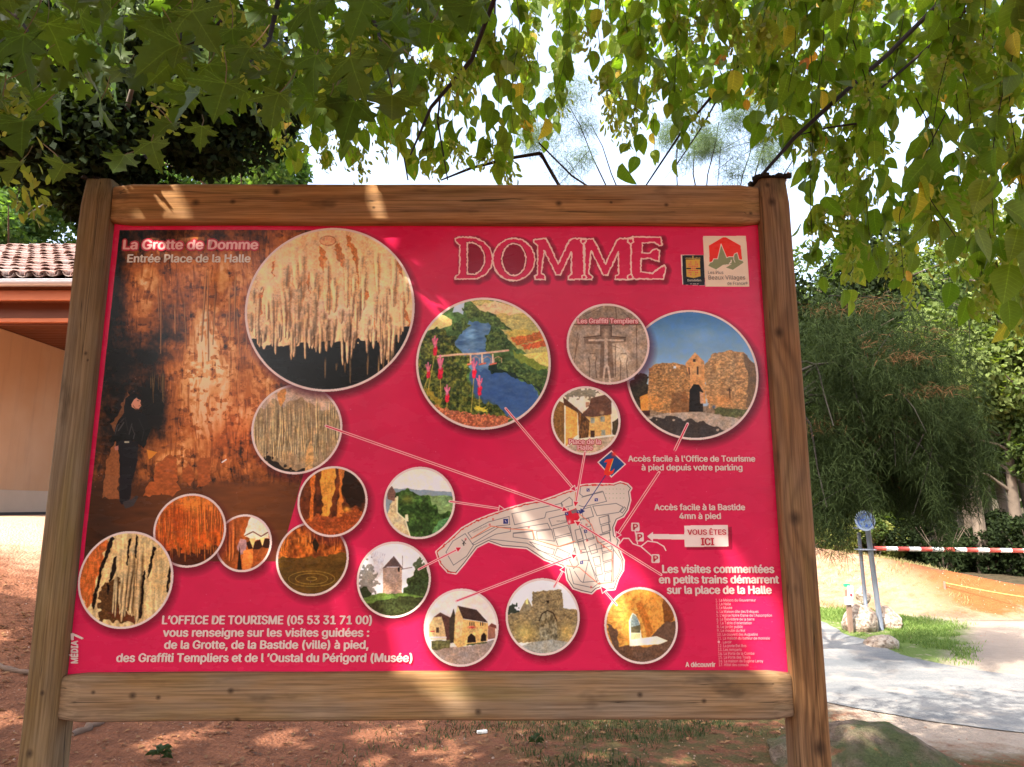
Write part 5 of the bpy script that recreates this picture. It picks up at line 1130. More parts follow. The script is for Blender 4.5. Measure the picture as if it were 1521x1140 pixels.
def seedling(px, py, s, lb, mat, n=7, seed=1):
    g_ = on_ground(px, py); e = empty('seedling', g_); tag(e, lb, 'seedling'); r = random.Random(seed)
    bm = bmesh.new(); tube(bm, [(0, 0, -.02), (0, 0, s * .6)], .003, 5); from_bm('stem', bm, M_ROOT, e)
    for k in range(n):
        a = k * 2.4; bm = bmesh.new(); L = s * r.uniform(.6, 1); w = L * .55; z0 = s * r.uniform(.2, .6)
        P_ = [Vector((0, 0, 0)), Vector((L * .35, w * .5, .02)), Vector((L * .75, w * .35, .02)), Vector((L, 0, -.01)), Vector((L * .75, -w * .35, .02)), Vector((L * .35, -w * .5, .02)), Vector((L * .5, 0, .0))]
        vs = [bm.verts.new(p) for p in P_]
        for i in range(6): bm.faces.new((vs[i], vs[(i + 1) % 6], vs[6]))
        bmesh.ops.rotate(bm, cent=(0, 0, 0), matrix=Matrix.Rotation(a, 3, 'Z') @ Matrix.Rotation(r.uniform(-.5, .1), 3, 'Y'), verts=bm.verts); bmesh.ops.translate(bm, vec=(0, 0, z0), verts=bm.verts); from_bm('leaf', bm, mat, e)
seedling(238, 1132, .10, 'dark leafy seedling under the board near the left post', MG2, 9, 3); seedling(796, 1108, .07, 'small green seedling under the middle of the board', MG2, 7, 5)
# ------------------------------------------------------------------ leaves
half = [(.06, -.04), (.22, -.14), (.26, -.06), (.40, -.06), (.34, .04), (.30, .12), (.41, .19), (.60, .21), (.50, .31), (.57, .43), (.42, .43), (.30, .40), (.20, .43), (.24, .575), (.33, .69), (.22, .71), (.16, .83), (.08, .85)]
MAPLE = [(0, 0)] + half + [(0, 1.02)] + [(-x, y) for x, y in half[::-1]]
def leaf_template(outline, centre, fold=.22, curl=.16, cup=0.0):
    """stem at the origin, tip hanging along -Z, blade normal to Y; returns V, F(tri), UV"""
    P = [centre] + outline; V = []
    for x, y in P: V.append((x, -fold * abs(x) + curl * y * y + cup * x * y, -y))
    V = np.array(V); n = len(outline); F = np.array([(0, 1 + (i + 1) % n, 1 + i) for i in range(n)]); UV = np.array([(.5 + x / 1.3, .15 + y / 1.4) for x, y in P]); return V, F, UV
LM = leaf_template(MAPLE, (0, .3), .34, .26, .12)
OVAL = [(0, 0)] + [(.16, .05), (.28, .20), (.335, .38), (.31, .56), (.23, .74), (.11, .90)] + [(0, 1.04)] + [(-.11, .90), (-.23, .74), (-.31, .56), (-.335, .38), (-.28, .20), (-.16, .05)]
LO = leaf_template(OVAL, (0, .45), .30, .22)
SIMPLE = [(0, 0), (.32, .1), (.42, .42), (.25, .72), (0, 1), (-.25, .72), (-.42, .42), (-.32, .1)]
LS = leaf_template(SIMPLE, (0, .4), .2, .2)
QUAD = (np.array([(0, 0, 0), (.34, -.08, -.45), (0, .0, -1), (-.34, -.08, -.45)]), np.array([(0, 1, 2), (0, 2, 3)]), np.array([(.5, 0), (1, .5), (.5, 1), (0, .5)]))

def vein_image(name, lines, base, n=384):
    g = np.linspace(0, 1, n); U, Vv = np.meshgrid(g, g); x = (U - .5) * 1.3; y = (Vv - .15) * 1.4
    f = .86 + .26 * fbm(x * 9, y * 9, 5, 4); lum = f.copy()
    for (x0, y0), (x1, y1), w, a in lines:
        dx, dy = x1 - x0, y1 - y0; t_ = np.clip(((x - x0) * dx + (y - y0) * dy) / (dx * dx + dy * dy), 0, 1); d = np.hypot(x - x0 - t_ * dx, y - y0 - t_ * dy); lum += a * np.exp(-(d / (w * (1.15 - t_ * .7))) ** 2)
    im = bpy.data.images.new(name, n, n); im.colorspace_settings.name = 'Non-Color'; b = np.ones((n, n, 4), np.float32); b[..., :3] = (np.clip(lum, 0, 2) * .5)[..., None]; im.pixels.foreach_set(b.ravel()); im.update(); im.pack(); return im
ml = []
for tx, ty in [(0, 1), (.58, .22), (-.58, .22), (.55, .42), (-.55, .42), (.38, -.06), (-.38, -.06)]:
    ml.append(((0, 0), (tx, ty), .012, .55))
    for k in (.35, .5, .65, .8):
        bx, by = tx * k, ty * k; L = .20 * (1.1 - k); an = math.atan2(ty, tx)
        for s_ in (.75, -.75): ml.append(((bx, by), (bx + L * math.cos(an + s_), by + L * math.sin(an + s_)), .006, .3))
IMG_M = vein_image('maple_veins', ml, 0)
ol = [((0, 0), (0, 1), .014, .5)]
for k in range(8):
    yb = .08 + k * .105
    for s_ in (1, -1): ol.append(((0, yb), (s_ * .30, yb + .20), .007, .3))
IMG_O = vein_image('oval_veins', ol, 0)
def leaf_mat(name, stops, image=None, island=False, transl=.5, rough=.55, spec=.22):
    t = NT(name, rough, spec)
    if island: rnd = t.n.new('ShaderNodeNewGeometry').outputs['Random Per Island']
    else: rnd = t.n.new('ShaderNodeObjectInfo').outputs['Random']
    c = t.ramp(rnd, stops)
    if image:
        tx = t.n.new('ShaderNodeTexImage'); tx.image = image; t.l.new(t.tc('UV'), tx.inputs[0]); f = t.math('MULTIPLY', t.sep(tx.outputs[0])[0], 2.0); c = t.mix(1.0, c, f, 'MULTIPLY')
        t.bump(tx.outputs[0], .35, .004)
    t.color(c); tr = t.n.new('ShaderNodeBsdfTranslucent'); hs = t.mix(1.0, c, (2.0, 2.25, .6), 'MULTIPLY'); t.l.new(hs, tr.inputs[0])
    mx = t.n.new('ShaderNodeMixShader'); mx.inputs[0].default_value = transl; t.l.new(t.b.outputs[0], mx.inputs[1]); t.l.new(tr.outputs[0], mx.inputs[2]); t.l.new(mx.outputs[0], t.out.inputs[0]); return t.m
ST_M = [(0, (.046, .080, .014)), (.35, (.062, .100, .018)), (.7, (.078, .112, .022)), (1, (.056, .105, .014))]
ST_O = [(0, (.080, .135, .016)), (.45, (.115, .170, .022)), (.86, (.160, .200, .034)), (.95, (.21, .22, .045)), (.975, (.44, .32, .07)), (.993, (.46, .20, .06)), (1, (.42, .12, .04))]
M_LM = leaf_mat('maple_leaf', ST_M, IMG_M); M_LMS = leaf_mat('maple_leaf_far', ST_M, None, True, .30)
M_LO = leaf_mat('oval_leaf', ST_O, IMG_O); M_LOS = leaf_mat('oval_leaf_far', ST_O, IMG_O, True)
M_SAM = leaf_mat('samara_wing', [(0, (.17, .21, .045)), (.6, (.23, .26, .06)), (.9, (.28, .26, .07)), (1, (.26, .24, .07))], None, True, .45)
M_TWIG = simple_mat('twig_bark', (.030, .020, .014), .9, .4, 30); M_BARK = simple_mat('tree_bark', (.10, .075, .055), .95, .45, 9, .8)

def me_leaf(name, T, mat): me = mesh_np(name, T[0], T[1], True, T[2]); me.materials.append(mat); return me
def jit(out, seed, a=.03): q = random.Random(seed); return [out[0]] + [(x + q.uniform(-a, a), y + q.uniform(-a, a)) for x, y in out[1:]]
MEV_M = [me_leaf('leaf', leaf_template(jit(MAPLE, k, .028), (0, .3), f, c, w), M_LM) for k, (f, c, w) in enumerate([(.30, .26, .12), (.10, .45, -.2), (.55, .12, .1), (.25, -.2, .3), (.42, .40, -.25)])]
MEV_O = [me_leaf('oval_leaf', leaf_template(jit(OVAL, k, .02), (0, .45), f, c, w), M_LO) for k, (f, c, w) in enumerate([(.30, .22, 0), (.6, .45, .2), (.15, .05, .35), (.45, -.2, -.2), (.75, .3, .1)])]

def frames(n, r, tilt=.45, az=None):
    """rotation matrices: hanging leaves, random azimuth, tilted off the vertical"""
    a = r.uniform(0, 2 * math.pi, n) if az is None else az; tx = r.normal(0, tilt, n); ty = r.normal(0, tilt, n)
    ca, sa = np.cos(a), np.sin(a); cx, sx = np.cos(tx), np.sin(tx); cyy, syy = np.cos(ty), np.sin(ty); Z = np.zeros(n); O = np.ones(n)
    Rz = np.stack([ca, -sa, Z, sa, ca, Z, Z, Z, O], 1).reshape(-1, 3, 3); Rx = np.stack([O, Z, Z, Z, cx, -sx, Z, sx, cx], 1).reshape(-1, 3, 3); Ry = np.stack([cyy, Z, syy, Z, O, Z, -syy, Z, cyy], 1).reshape(-1, 3, 3)
    return Rz @ Rx @ Ry
def cloud(name, T, P, size, Rm, mat, parent=None, kind='stuff'):
    V, F, UV = T; n = len(P); W = np.einsum('nij,kj->nki', Rm, V) * np.asarray(size).reshape(-1, 1, 1) + P[:, None, :]
    Fs = (F[None] + (np.arange(n) * len(V))[:, None, None]).reshape(-1, 3)
    me = mesh_np(name, W.reshape(-1, 3), Fs, True, np.tile(UV, (n, 1))); o = link(name, me, parent, mat)
    if kind: o['kind'] = kind
    return o

# ------------------------------------------------------------------ the two trees overhead
maple = empty('maple_tree', (-3.7, -2.6, 0)); tag(maple, 'maple with big lobed leaves hanging over the left half of the board', 'tree')
elmy = empty('broadleaf_tree', (4.9, .2, 0)); tag(elmy, 'tree with oval leaves and hanging winged seeds over the right half of the board', 'tree')
mo, eo = np.array(maple.location), np.array(elmy.location)
def limb(tree, off, pts, rad, name='branch', n=9, mat=M_BARK):
    bm = bmesh.new(); tube(bm, [Vector(p) - Vector(off) for p in pts], rad, n); return from_bm(name, bm, mat, tree, True)
limb(maple, mo, [(-3.7, -2.6, -.2), (-3.65, -2.5, 1.2), (-3.5, -2.3, 2.8), (-3.4, -2.1, 4.6), (-3.2, -1.9, 6.6)], [.26, .22, .19, .15, .06], 'trunk', 14)
limb(maple, mo, [(-3.5, -2.3, 3.0), (-2.6, -1.2, 3.9), (-1.6, -.1, 4.4), (-.7, .8, 4.5), (-.2, 1.5, 4.3)], [.11, .08, .06, .04, .02])
limb(maple, mo, [(-3.5, -2.2, 3.6), (-3.9, -.8, 4.4), (-4.0, .5, 4.7), (-3.9, 1.7, 4.8)], [.10, .07, .05, .025])
limb(maple, mo, [(-3.4, -2.2, 4.0), (-2.0, -2.0, 4.9), (-.6, -1.4, 5.2), (.6, -.8, 5.2)], [.10, .07, .05, .025])
limb(maple, mo, [(-1.6, -.1, 4.4), (-1.25, .8, 3.75), (-1.0, 1.35, 3.2), (-.9, 1.5, 3.0)], [.05, .03, .014, .007])
limb(elmy, eo, [(4.9, .2, -.2), (4.85, .25, 1.5), (4.8, .3, 3.2), (4.7, .4, 5.5)], [.22, .18, .15, .06], 'trunk', 14)
limb(elmy, eo, [(4.85, .3, 2.7), (3.7, .9, 3.8), (2.4, 1.6, 4.3), (1.0, 2.2, 4.4), (0, 2.6, 4.3)], [.10, .07, .05, .035, .015])
limb(elmy, eo, [(4.8, .3, 3.2), (4.2, 1.4, 4.1), (3.3, 2.5, 4.4), (2.4, 3.1, 4.4)], [.09, .06, .04, .015])
limb(elmy, eo, [(4.8, .3, 3.9), (3.4, -.2, 4.9), (2.0, -.5, 5.2), (.8, -.3, 5.2)], [.09, .06, .04, .02])

# light gaps in the crown: (point lit by the sun, radius of the gap)
GAPS = [(at(228, 284, 1.99), .050), (at(592, 925, 2.02), .085), (at(612, 965, 2.02), .06), (at(795, 812, 2.02), .055), (at(868, 845, 2.02), .05), (at(655, 455, 2.02), .03), (at(545, 300, 1.99), .035), (at(905, 870, 2.02), .035), (at(1090, 915, 2.02), .06), (at(1130, 970, 2.02), .05), (at(1150, 880, 2.02), .04)]
for px, py, r in [(420, 1098, .10), (300, 1085, .10), (560, 1092, .13), (650, 1110, .12), (690, 1128, .10), (905, 1118, .12), (1010, 1125, .09), (560, 1130, .08), (1300, 1130, .10), (18, 950, .12), (40, 1000, .14), (12, 1070, .12), (230, 1105, .09), (800, 1128, .06)]:
    GAPS.append((on_ground(px, py), r))
SN = np.array(SUN)
def in_gap(P, extra=0.05):
    k = np.zeros(len(P), bool)
    for g, r in GAPS:
        v = P - np.array(g); d = np.linalg.norm(v - (v @ SN)[:, None] * SN, axis=1); k |= d < r + extra
    return k
def visible(P, margin=0.0):
    """true when a point lies inside the picture's upper edge"""
    yc = P[:, 1] * _c + (P[:, 2] - EYE) * _s; zc = -P[:, 1] * _s + (P[:, 2] - EYE) * _c
    return (yc > 0) & (zc < yc * (570 + margin) / FOC) & (np.abs(P[:, 0]) < yc * (790 + margin) / FOC)

r = np.random.default_rng(11)
def slab(n, x0, x1, y0, y1, z0, z1, seed):
    r = np.random.default_rng(seed); P = np.stack([r.uniform(x0, x1, n), r.uniform(y0, y1, n), r.uniform(z0, z1, n)], 1)
    return P
P = np.concatenate([slab(70000, -9.4, 3.6, -3.6, 2.7, 4.3, 5.9, 1), slab(16000, -11.5, -4.6, 2.2, 4.4, 4.3, 5.9, 2)])
cz_ = 5.0 + .5 * (fbm(P[:, 0] * .8, P[:, 1] * .8, 3, 3) - .5); P = P[np.abs(P[:, 2] - cz_) < .75]
edge = (P[:, 0] > -11.0 + 1.2 * fbm(P[:, 1], P[:, 1] * 0, 5, 2)) & (P[:, 1] < 2.25 + 1.9 * smooth((-P[:, 0] - 4.4) / 1.2) + .5 * (fbm(P[:, 0] * 1.2, P[:, 0] * 0, 6, 3) - .5)); P = P[edge]
keep = ~in_gap(P, .055) & ~visible(P, 60) & (fbm(P[:, 0] * 1.5, P[:, 1] * 1.5, 33, 3) > .22); P = P[keep]
Rm = frames(len(P), r, 1.0)
left = P[:, 0] < -.2
for nm, tr, off, k, mat in (('foliage', maple, mo, left, M_LMS), ('foliage', elmy, eo, ~left, M_LMS)):
    cloud(nm, LS, P[k] - off, r.uniform(.11, .17, k.sum()), Rm[k], mat, tr)

# --- hanging maple leaves that can be told apart
heroes = [(58, 28, 70, .3), (36, 90, 112, .1), (35, 212, 92, -.2), (190, 30, 125, .2), (285, 50, 95, -.6), (268, 105, 112, .9), (345, 72, 84, -.2), (335, 158, 98, .15), (385, 125, 55, .1), (418, 112, 64, .2), (415, 168, 84, .25), (460, 42, 104, -.2), (704, 38, 84, .1), (582, 176, 98, -.05), (528, 182, 88, .3), (640, 58, 66, .1), (520, 118, 96, -.3), (584, 105, 78, .2), (600, 28, 88, -.1), (545, 28, 96, .3), (120, 8, 90, .0), (400, 35, 70, .6), (240, 55, 80, -.3), (10, 20, 90, .5), (5, 150, 84, .2), (660, 18, 74, -.4), (470, 110, 80, .4), (490, 165, 60, -.3), (320, 20, 86, .1), (620, 118, 58, .3), (310, 120, 70, -.5), (372, 95, 70, .4), (30, 262, 60, .1), (185, 250, 56, .2), (225, 232, 60, -.3), (255, 205, 62, .5), (300, 205, 50, 0), (95, 262, 52, .3)]
r = np.random.default_rng(5); ML = []
for px, py, s, roll in heroes: ML.append((px, py - s * .35, r.uniform(1.35, 1.62), s, roll, .22))
for k in range(215):
    px, py = r.uniform(-30, 720), r.uniform(-60, 205) ** 1.0
    if 55 < px < 245 and 60 < py < 225 and r.random() < .85: continue
    if px > 640 and py > 60: continue
    if px > 420 and py > 150 - (px - 600) * .3 and r.random() < .7: continue
    ML.append((px, py - 30, r.uniform(1.7, 3.2), r.uniform(90, 130) * 0 + r.uniform(.09, .14) * 1030 / 2.4 * 1.0, r.normal(0, .4), .5))
nleaf = 0; sink = []
for px, py, Y, s, roll, til in ML:
    p = at(px, py, Y)
    wdt = s * Y / 1030 / 1.14
    if til > .3: wdt = r.uniform(.10, .15)
    q = Matrix.Rotation(math.pi * 0 + r.normal(0, .35 if til < .3 else 1.0), 3, 'Z') @ Matrix.Rotation(-.28 + r.normal(0, til), 3, 'X') @ Matrix.Rotation(roll, 3, 'Y')
    if nleaf < 250:
        o = bpy.data.objects.new('leaf', MEV_M[nleaf % 5]); COL.objects.link(o); o.parent = maple; o.location = p - maple.location; o.rotation_euler = q.to_euler(); o.scale = (wdt, wdt, wdt * .92); nleaf += 1
    if til < .3 or r.random() < .5:                      # petiole
        sink.append([p, p + Vector((r.normal(0, .03), r.normal(0, .02) + .02, wdt * r.uniform(.5, .9)))])
bm = bmesh.new()
for a, b in sink: tube(bm, [a - maple.location, (a + b) / 2 - maple.location + Vector((.004, 0, 0)), b - maple.location], .0012, 4, False)
o = from_bm('leaf_stalks', bm, simple_mat('petiole', (.18, .12, .05), .6, .2), maple); o['kind'] = 'stuff'
for pts, rd in [([(-40, -30, 1.9), (30, 30, 1.75), (60, 75, 1.6)], [.008, .005, .003]), ([(420, -30, 2.2), (400, 60, 1.9), (345, 120, 1.6)], [.010, .006, .003]), ([(520, -30, 2.2), (560, 40, 1.9), (582, 130, 1.6)], [.009, .005, .002]), ([(745, -30, 2.6), (700, 90, 2.5), (640, 160, 2.45), (610, 230, 2.4)], [.011, .009, .007, .003]), ([(250, -30, 2.0), (270, 20, 1.8), (268, 60, 1.6)], [.008, .005, .003]), ([(330, 30, 1.8), (300, 60, 1.7), (240, 75, 1.7)], [.005, .004, .002])]:
    limb(maple, mo, [at(*p) for p in pts], rd, 'twig', 6, M_TWIG)
# clusters of winged seeds: bunch of paired wings
def samara_cluster(seed, n=11, spread=.045, length=.10):
    r = np.random.default_rng(seed); W = [(0, 0), (.14, .12), (.27, .42), (.28, .72), (.12, .98), (-.06, .8), (-.09, .35)]
    T = leaf_template(W, (.03, .5), .1, .25); P = np.stack([r.normal(0, spread * .45, n), r.normal(0, spread * .45, n), -r.uniform(0, length, n)], 1); return T, P, r.uniform(.026, .040, n), frames(n, r, .5)
SAMM = []
for sd in range(4):
    T, P_, s_, Rm_ = samara_cluster(sd, 52, .062, .15); V, F, UV = T; W = np.einsum('nij,kj->nki', Rm_, V) * s_.reshape(-1, 1, 1) + P_[:, None, :]
    me = mesh_np('samara_cluster', W.reshape(-1, 3), (F[None] + (np.arange(len(P_)) * len(V))[:, None, None]).reshape(-1, 3), True); me.materials.append(M_SAM); SAMM.append(me)
for px, py, Y in [(350, 10, 1.6), (552, 85, 1.7), (375, 45, 1.7), (515, 20, 1.8), (330, -5, 1.6), (30, 140, 1.6), (25, 240, 1.7), (240, 150, 2.0), (665, 90, 2.1)]:
    o = link('seed_cluster', SAMM[nleaf % 4], maple, loc=at(px, py, Y) - maple.location, rot=(r.normal(0, .5), r.normal(0, .5), r.uniform(0, 6))); o['kind'] = 'stuff'; nleaf += 1

# --- sprays of the oval-leaved tree
low = [(395, 215), (440, 250), (480, 250), (520, 235), (560, 215), (600, 240), (640, 250), (690, 248), (740, 252), (775, 245), (800, 205), (830, 165), (855, 130), (872, 40), (888, 60), (905, 200), (930, 250), (990, 255), (1015, 210), (1045, 125), (1085, 150), (1120, 165), (1150, 205), (1185, 240), (1200, 400), (1235, 440), (1290, 445), (1345, 435), (1385, 380), (1410, 350), (1435, 430), (1480, 480), (1560, 500)]
lx, ly = zip(*low); r = np.random.default_rng(21)
LV = []; SC = []; TW_ = []
xs_ = list(np.arange(400, 860, 12)) + list(np.arange(896, 1560, 13.5))
for i, x0 in enumerate(xs_):
    x0 = x0 + r.uniform(-10, 10)
    bot = np.interp(x0, lx, ly) - abs(r.normal(0, 22)) - (0 if i % 2 else r.uniform(0, 130))
    near = x0 > 1390; Y = r.uniform(1.75, 2.5) if near else (r.uniform(2.6, 3.6) if x0 < 860 else r.uniform(2.3, 3.4))
    if x0 > 1170 and not near: Y = r.uniform(2.35, 3.3)
    if near and bot > 300 and r.random() < .5: Y = r.uniform(2.3, 2.9)
    topy = -70 - r.uniform(0, 30); start = r.uniform(max(topy, bot - 330), max(topy, bot - 120)) if r.random() < .35 else topy
    dxx = r.uniform(-60, 60)
    A = at(x0 + dxx, start, Y + r.uniform(-.1, .25)); B = at(x0, bot, Y); L = (B - A).length
    n = max(3, int(L / .052)); pts = []
    for k in range(n + 1):
        u = k / n; q = A.lerp(B, u) + Vector((.03 * math.sin(u * 6 + i), .03 * math.cos(u * 5 + i * 2), .04 * math.sin(u * 3.1))); pts.append(q)
        for rep in range(2 if k else 0):
            if r.random() < .66: LV.append((q + Vector((r.normal(0, .022), r.normal(0, .03), r.normal(0, .02))), r.uniform(.055, .108) * (1.15 if near else 1), i))
        if k and r.random() < .24: SC.append(q + Vector((r.normal(0, .02), r.normal(0, .02), 0)))
    TW_.append(pts)
LV.sort(key=lambda e: -e[1] / e[0].y); objs = 0; rest = []
for q, s_, i in LV:
    if not visible(np.array([q]))[0]: rest.append((q, s_)); continue
    if objs < 285:
        m_ = Matrix.Rotation(r.normal(0, .8), 3, 'Z') @ Matrix.Rotation(r.normal(0, .32), 3, 'X') @ Matrix.Rotation(r.normal(0, .28), 3, 'Y')
        o = bpy.data.objects.new('oval_leaf', MEV_O[objs * 7 % 5]); COL.objects.link(o); o.parent = elmy; o.location = q - elmy.location; o.rotation_euler = m_.to_euler(); o.scale = (s_, s_, s_); objs += 1
    else: rest.append((q, s_))
P = np.array([q for q, s_ in rest]) - eo; cloud('oval_leaves', LO, P, [s_ for q, s_ in rest], frames(len(P), r, .34, r.normal(0, .85, len(P))), M_LOS, elmy)
SC = [q for q in SC if q.z > 1.9]; r.shuffle(SC)
for k, q in enumerate(SC[:190]): o = link('seed_cluster', SAMM[k % 4], elmy, loc=Vector(q) - elmy.location, rot=(r.normal(0, .3), r.normal(0, .3), r.uniform(0, 6))); o['kind'] = 'stuff'
bm = bmesh.new()
for pts in TW_: tube(bm, [p - elmy.location for p in pts[::2]] , [  .0022 * (1 - .6 * k / len(pts[::2])) for k in range(len(pts[::2]))], 5, False)
o = from_bm('twigs', bm, M_TWIG, elmy); o['kind'] = 'stuff'
for pts, rd in [([(1130, 262, 2.35), (1180, 205, 2.4), (1240, 150, 2.5), (1320, 80, 2.7), (1420, -20, 3.0)], [.006, .008, .009, .010, .012]), ([(960, 275, 3.4), (1010, 200, 3.3), (1085, 110, 3.2), (1160, 40, 3.2), (1210, -30, 3.2)], [.004, .006, .009, .011, .014]), ([(1005, 245, 3.2), (1045, 185, 3.2), (1085, 112, 3.2)], [.003, .004, .006]), ([(1310, 130, 2.9), (1380, 70, 2.9), (1450, 0, 2.9)], [.006, .008, .01]), ([(1190, 200, 2.5), (1230, 190, 2.6), (1300, 180, 2.7)], [.002, .004, .005]), ([(660, 90, 3.1), (650, 180, 3.0), (665, 268, 3.0)], [.006, .005, .003]), ([(655, 268, 3.4), (700, 250, 3.4), (760, 235, 3.4), (803, 228, 3.4)], [.004, .008, .009, .010]), ([(803, 228, 3.4), (818, 255, 3.4), (834, 282, 3.4)], [.010, .009, .009]), ([(800, 212, 3.4), (850, 262, 3.5), (885, 285, 3.5)], [.004, .005, .006]), ([(735, -20, 3.2), (735, 80, 3.1), (760, 90, 3.1), (770, 130, 3.0)], [.006, .004, .003, .002]), ([(596, 210, 2.8), (606, 268, 2.8)], [.004, .003])]:
    limb(elmy, eo, [at(*p) for p in pts], rd, 'twig', 7, M_TWIG)
# sunlit leaves higher and farther in the same crown
P = []
for k in range(2600):
    px, py = r.uniform(880, 1600), r.uniform(-80, 150)
    if (860 < px < 905) or r.random() > smooth(np.array([(px - 860) / 300 + .25 - max(0, py - 60) / 300]))[0]: continue
    P.append(at(px, py, r.uniform(2.9, 3.7)))
P = np.array(P); P = P[~in_gap(P)] - eo; cloud('upper_leaves', LO, P, r.uniform(.05, .085, len(P)), frames(len(P), r, .6), M_LOS, elmy)
P = []
for k in range(900):
    px, py = r.uniform(-60, 620), r.uniform(-90, 130)
    if r.random() > (1.1 - max(0, px - 250) / 420): continue
    P.append(at(px, py, r.uniform(2.6, 4.2)))
P = np.array(P) - mo; cloud('upper_leaves', LM, P, r.uniform(.09, .13, len(P)), frames(len(P), r, .6), M_LMS, maple)

# ------------------------------------------------------------------ background trees
def crown_pts(n, c, rad, seed, lumps=14, gap=.35, shell=.55):
    r = np.random.default_rng(seed); c = np.array(c, float); rad = np.array(rad, float)
    lc = r.normal(0, 1, (lumps, 3)); lc /= np.linalg.norm(lc, axis=1)[:, None]; lc *= r.uniform(.35, .8, (lumps, 1)); lr = r.uniform(.26, .46, lumps)
    k = r.integers(0, lumps, n); d = r.normal(0, 1, (n, 3)); d /= np.linalg.norm(d, axis=1)[:, None]; rr_ = r.uniform(shell, 1.0, n) ** .7
    return c + (lc[k] + d * (lr[k] * rr_)[:, None]) * rad
def foliage_mat(name, a, b, transl=.3):
    return leaf_mat(name, [(0, a), (.5, [(p + q) / 2 for p, q in zip(a, b)]), (1, b)], None, True, transl, .8, .06)
MF_SHADE = foliage_mat('foliage_shade', (.006, .010, .004), (.020, .030, .010), .15); MF_LOC = foliage_mat('foliage_locust', (.055, .10, .045), (.13, .20, .06), .35)  # first one: deep crown shade put into a near-black leaf colour
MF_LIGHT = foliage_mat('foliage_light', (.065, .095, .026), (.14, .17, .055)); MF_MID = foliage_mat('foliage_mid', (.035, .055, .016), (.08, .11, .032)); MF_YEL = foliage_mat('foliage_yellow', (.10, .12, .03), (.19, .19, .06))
def tree(name, x, y, h, crowns, n, ls, mat, lb, seed, trunk_r=.14, group=None, cat='tree', T=QUAD, lean=0.0):
    z0 = gz_(x, y); e = empty(name, (x, y, z0)); tag(e, lb, cat, group); r = np.random.default_rng(seed)
    tp = [Vector((0, 0, -.3)), Vector((lean * .3, .05, h * .35)), Vector((lean * .7, 0, h * .65)), Vector((lean, .1, h * .92))]
    bm = bmesh.new(); tube(bm, tp, [trunk_r, trunk_r * .8, trunk_r * .5, trunk_r * .15], 9); from_bm('trunk', bm, M_BARK, e, True)
    bm = bmesh.new()
    for k in range(9):
        u = .35 + .06 * k; a = tp[1].lerp(tp[3], (u - .35) / .6 if name != 'dark_tree' else .55 + .05 * k); an = k * 2.4 + seed; L = h * .26; tube(bm, [a, a + Vector((math.cos(an) * L * .5, math.sin(an) * L * .5, L * .35)), a + Vector((math.cos(an) * L, math.sin(an) * L, L * .5))], [trunk_r * .3, trunk_r * .18, trunk_r * .06], 5, False)
    from_bm('branches', bm, M_BARK, e, True)['kind'] = 'stuff'
    P = np.concatenate([crown_pts(int(n * w), c, rd, seed + i * 7) for i, (c, rd, w) in enumerate(crowns)])
    cloud('crown', T, P, r.uniform(.7, 1.3, len(P)) * ls, frames(len(P), r, .9), mat, e); return e
p = at(165, 160, 6.3); tree('dark_tree', p.x, 6.3, 6.2, [((0, 0, p.z - gz_(p.x, 6.3) + .35), (1.95, 1.1, 1.6), .65), ((.1, .3, p.z - gz_(p.x, 6.3) - .3), (1.3, .9, 1.0), .35)], 46000, .085, MF_SHADE, 'dense tree crown coloured near black for its deep shade behind the top left corner of the board', 3, .12)
for (px, py, Y, w, hh, n, lb, sd) in [(20, 320, 24, 3.6, 3.6, 16000, 'blue-green locust tree behind the tiled roof at the far left', 31), (370, 250, 23, 2.7, 2.6, 12000, 'feathery locust tree showing above the top rail left of its middle', 37), (250, 300, 26, 3.2, 2.6, 9000, 'far locust tree half hidden behind the dark crown', 41)]:
    p = at(px, py, Y); g = gz_(p.x, Y); tree('locust_tree', p.x, Y, p.z - g + hh * .6, [((0, 0, p.z - g), (w, w, hh), 1)], n, .21, MF_LOC, lb, sd, .2, 'locust trees behind the house')
FT = [(1235, 15.5, 560, 1.9, 3.0, MF_SHADE, 'dark tree filling the gap right beside the right post'), (1345, 16.5, 600, 2.2, 2.9, MF_SHADE, 'dark rounded tree in the shade behind the tamarisk'), (1290, 18, 480, 2.6, 2.8, MF_SHADE, 'taller dark tree behind the tamarisk'), (1205, 20, 560, 2.6, 3.4, MF_MID, 'mid green tree on the bank just right of the board'), (1330, 24, 520, 3.2, 4.2, MF_LIGHT, 'pale green tree behind the feathery tamarisk'), (1440, 19, 560, 2.4, 3.2, MF_LIGHT, 'light yellow-green tree in the middle of the wood'), (1500, 22, 470, 2.9, 4.6, MF_LIGHT, 'tall yellowish tree towards the right edge'),
      (1580, 18, 520, 2.6, 4.4, MF_LIGHT, 'pale tree cut by the right edge of the wood'), (1385, 28, 470, 3.4, 4.6, MF_LIGHT, 'far pale tree showing above the bank wood'), (1270, 29, 500, 3.4, 5.0, MF_MID, 'far green tree behind the bank'), (1495, 14.0, 640, 1.5, 1.5, MF_MID, 'lower leafy tree over the dark trunks'), (1430, 14.2, 560, 1.6, 2.0, MF_LIGHT, 'light green leafy tree right of the tamarisk'), (1530, 13.6, 520, 1.4, 1.9, MF_LIGHT, 'light green leafy tree cut by the right edge above the barrier'), (1250, 16, 700, 1.5, 1.7, MF_MID, 'bushy young tree left of the barrier'), (1660, 24, 420, 3.4, 5.2, MF_LIGHT, 'tall tree at the far right, mostly out of view'), (1560, 30, 380, 4.2, 4.2, MF_YEL, 'tallest pale tree far behind at the right')]
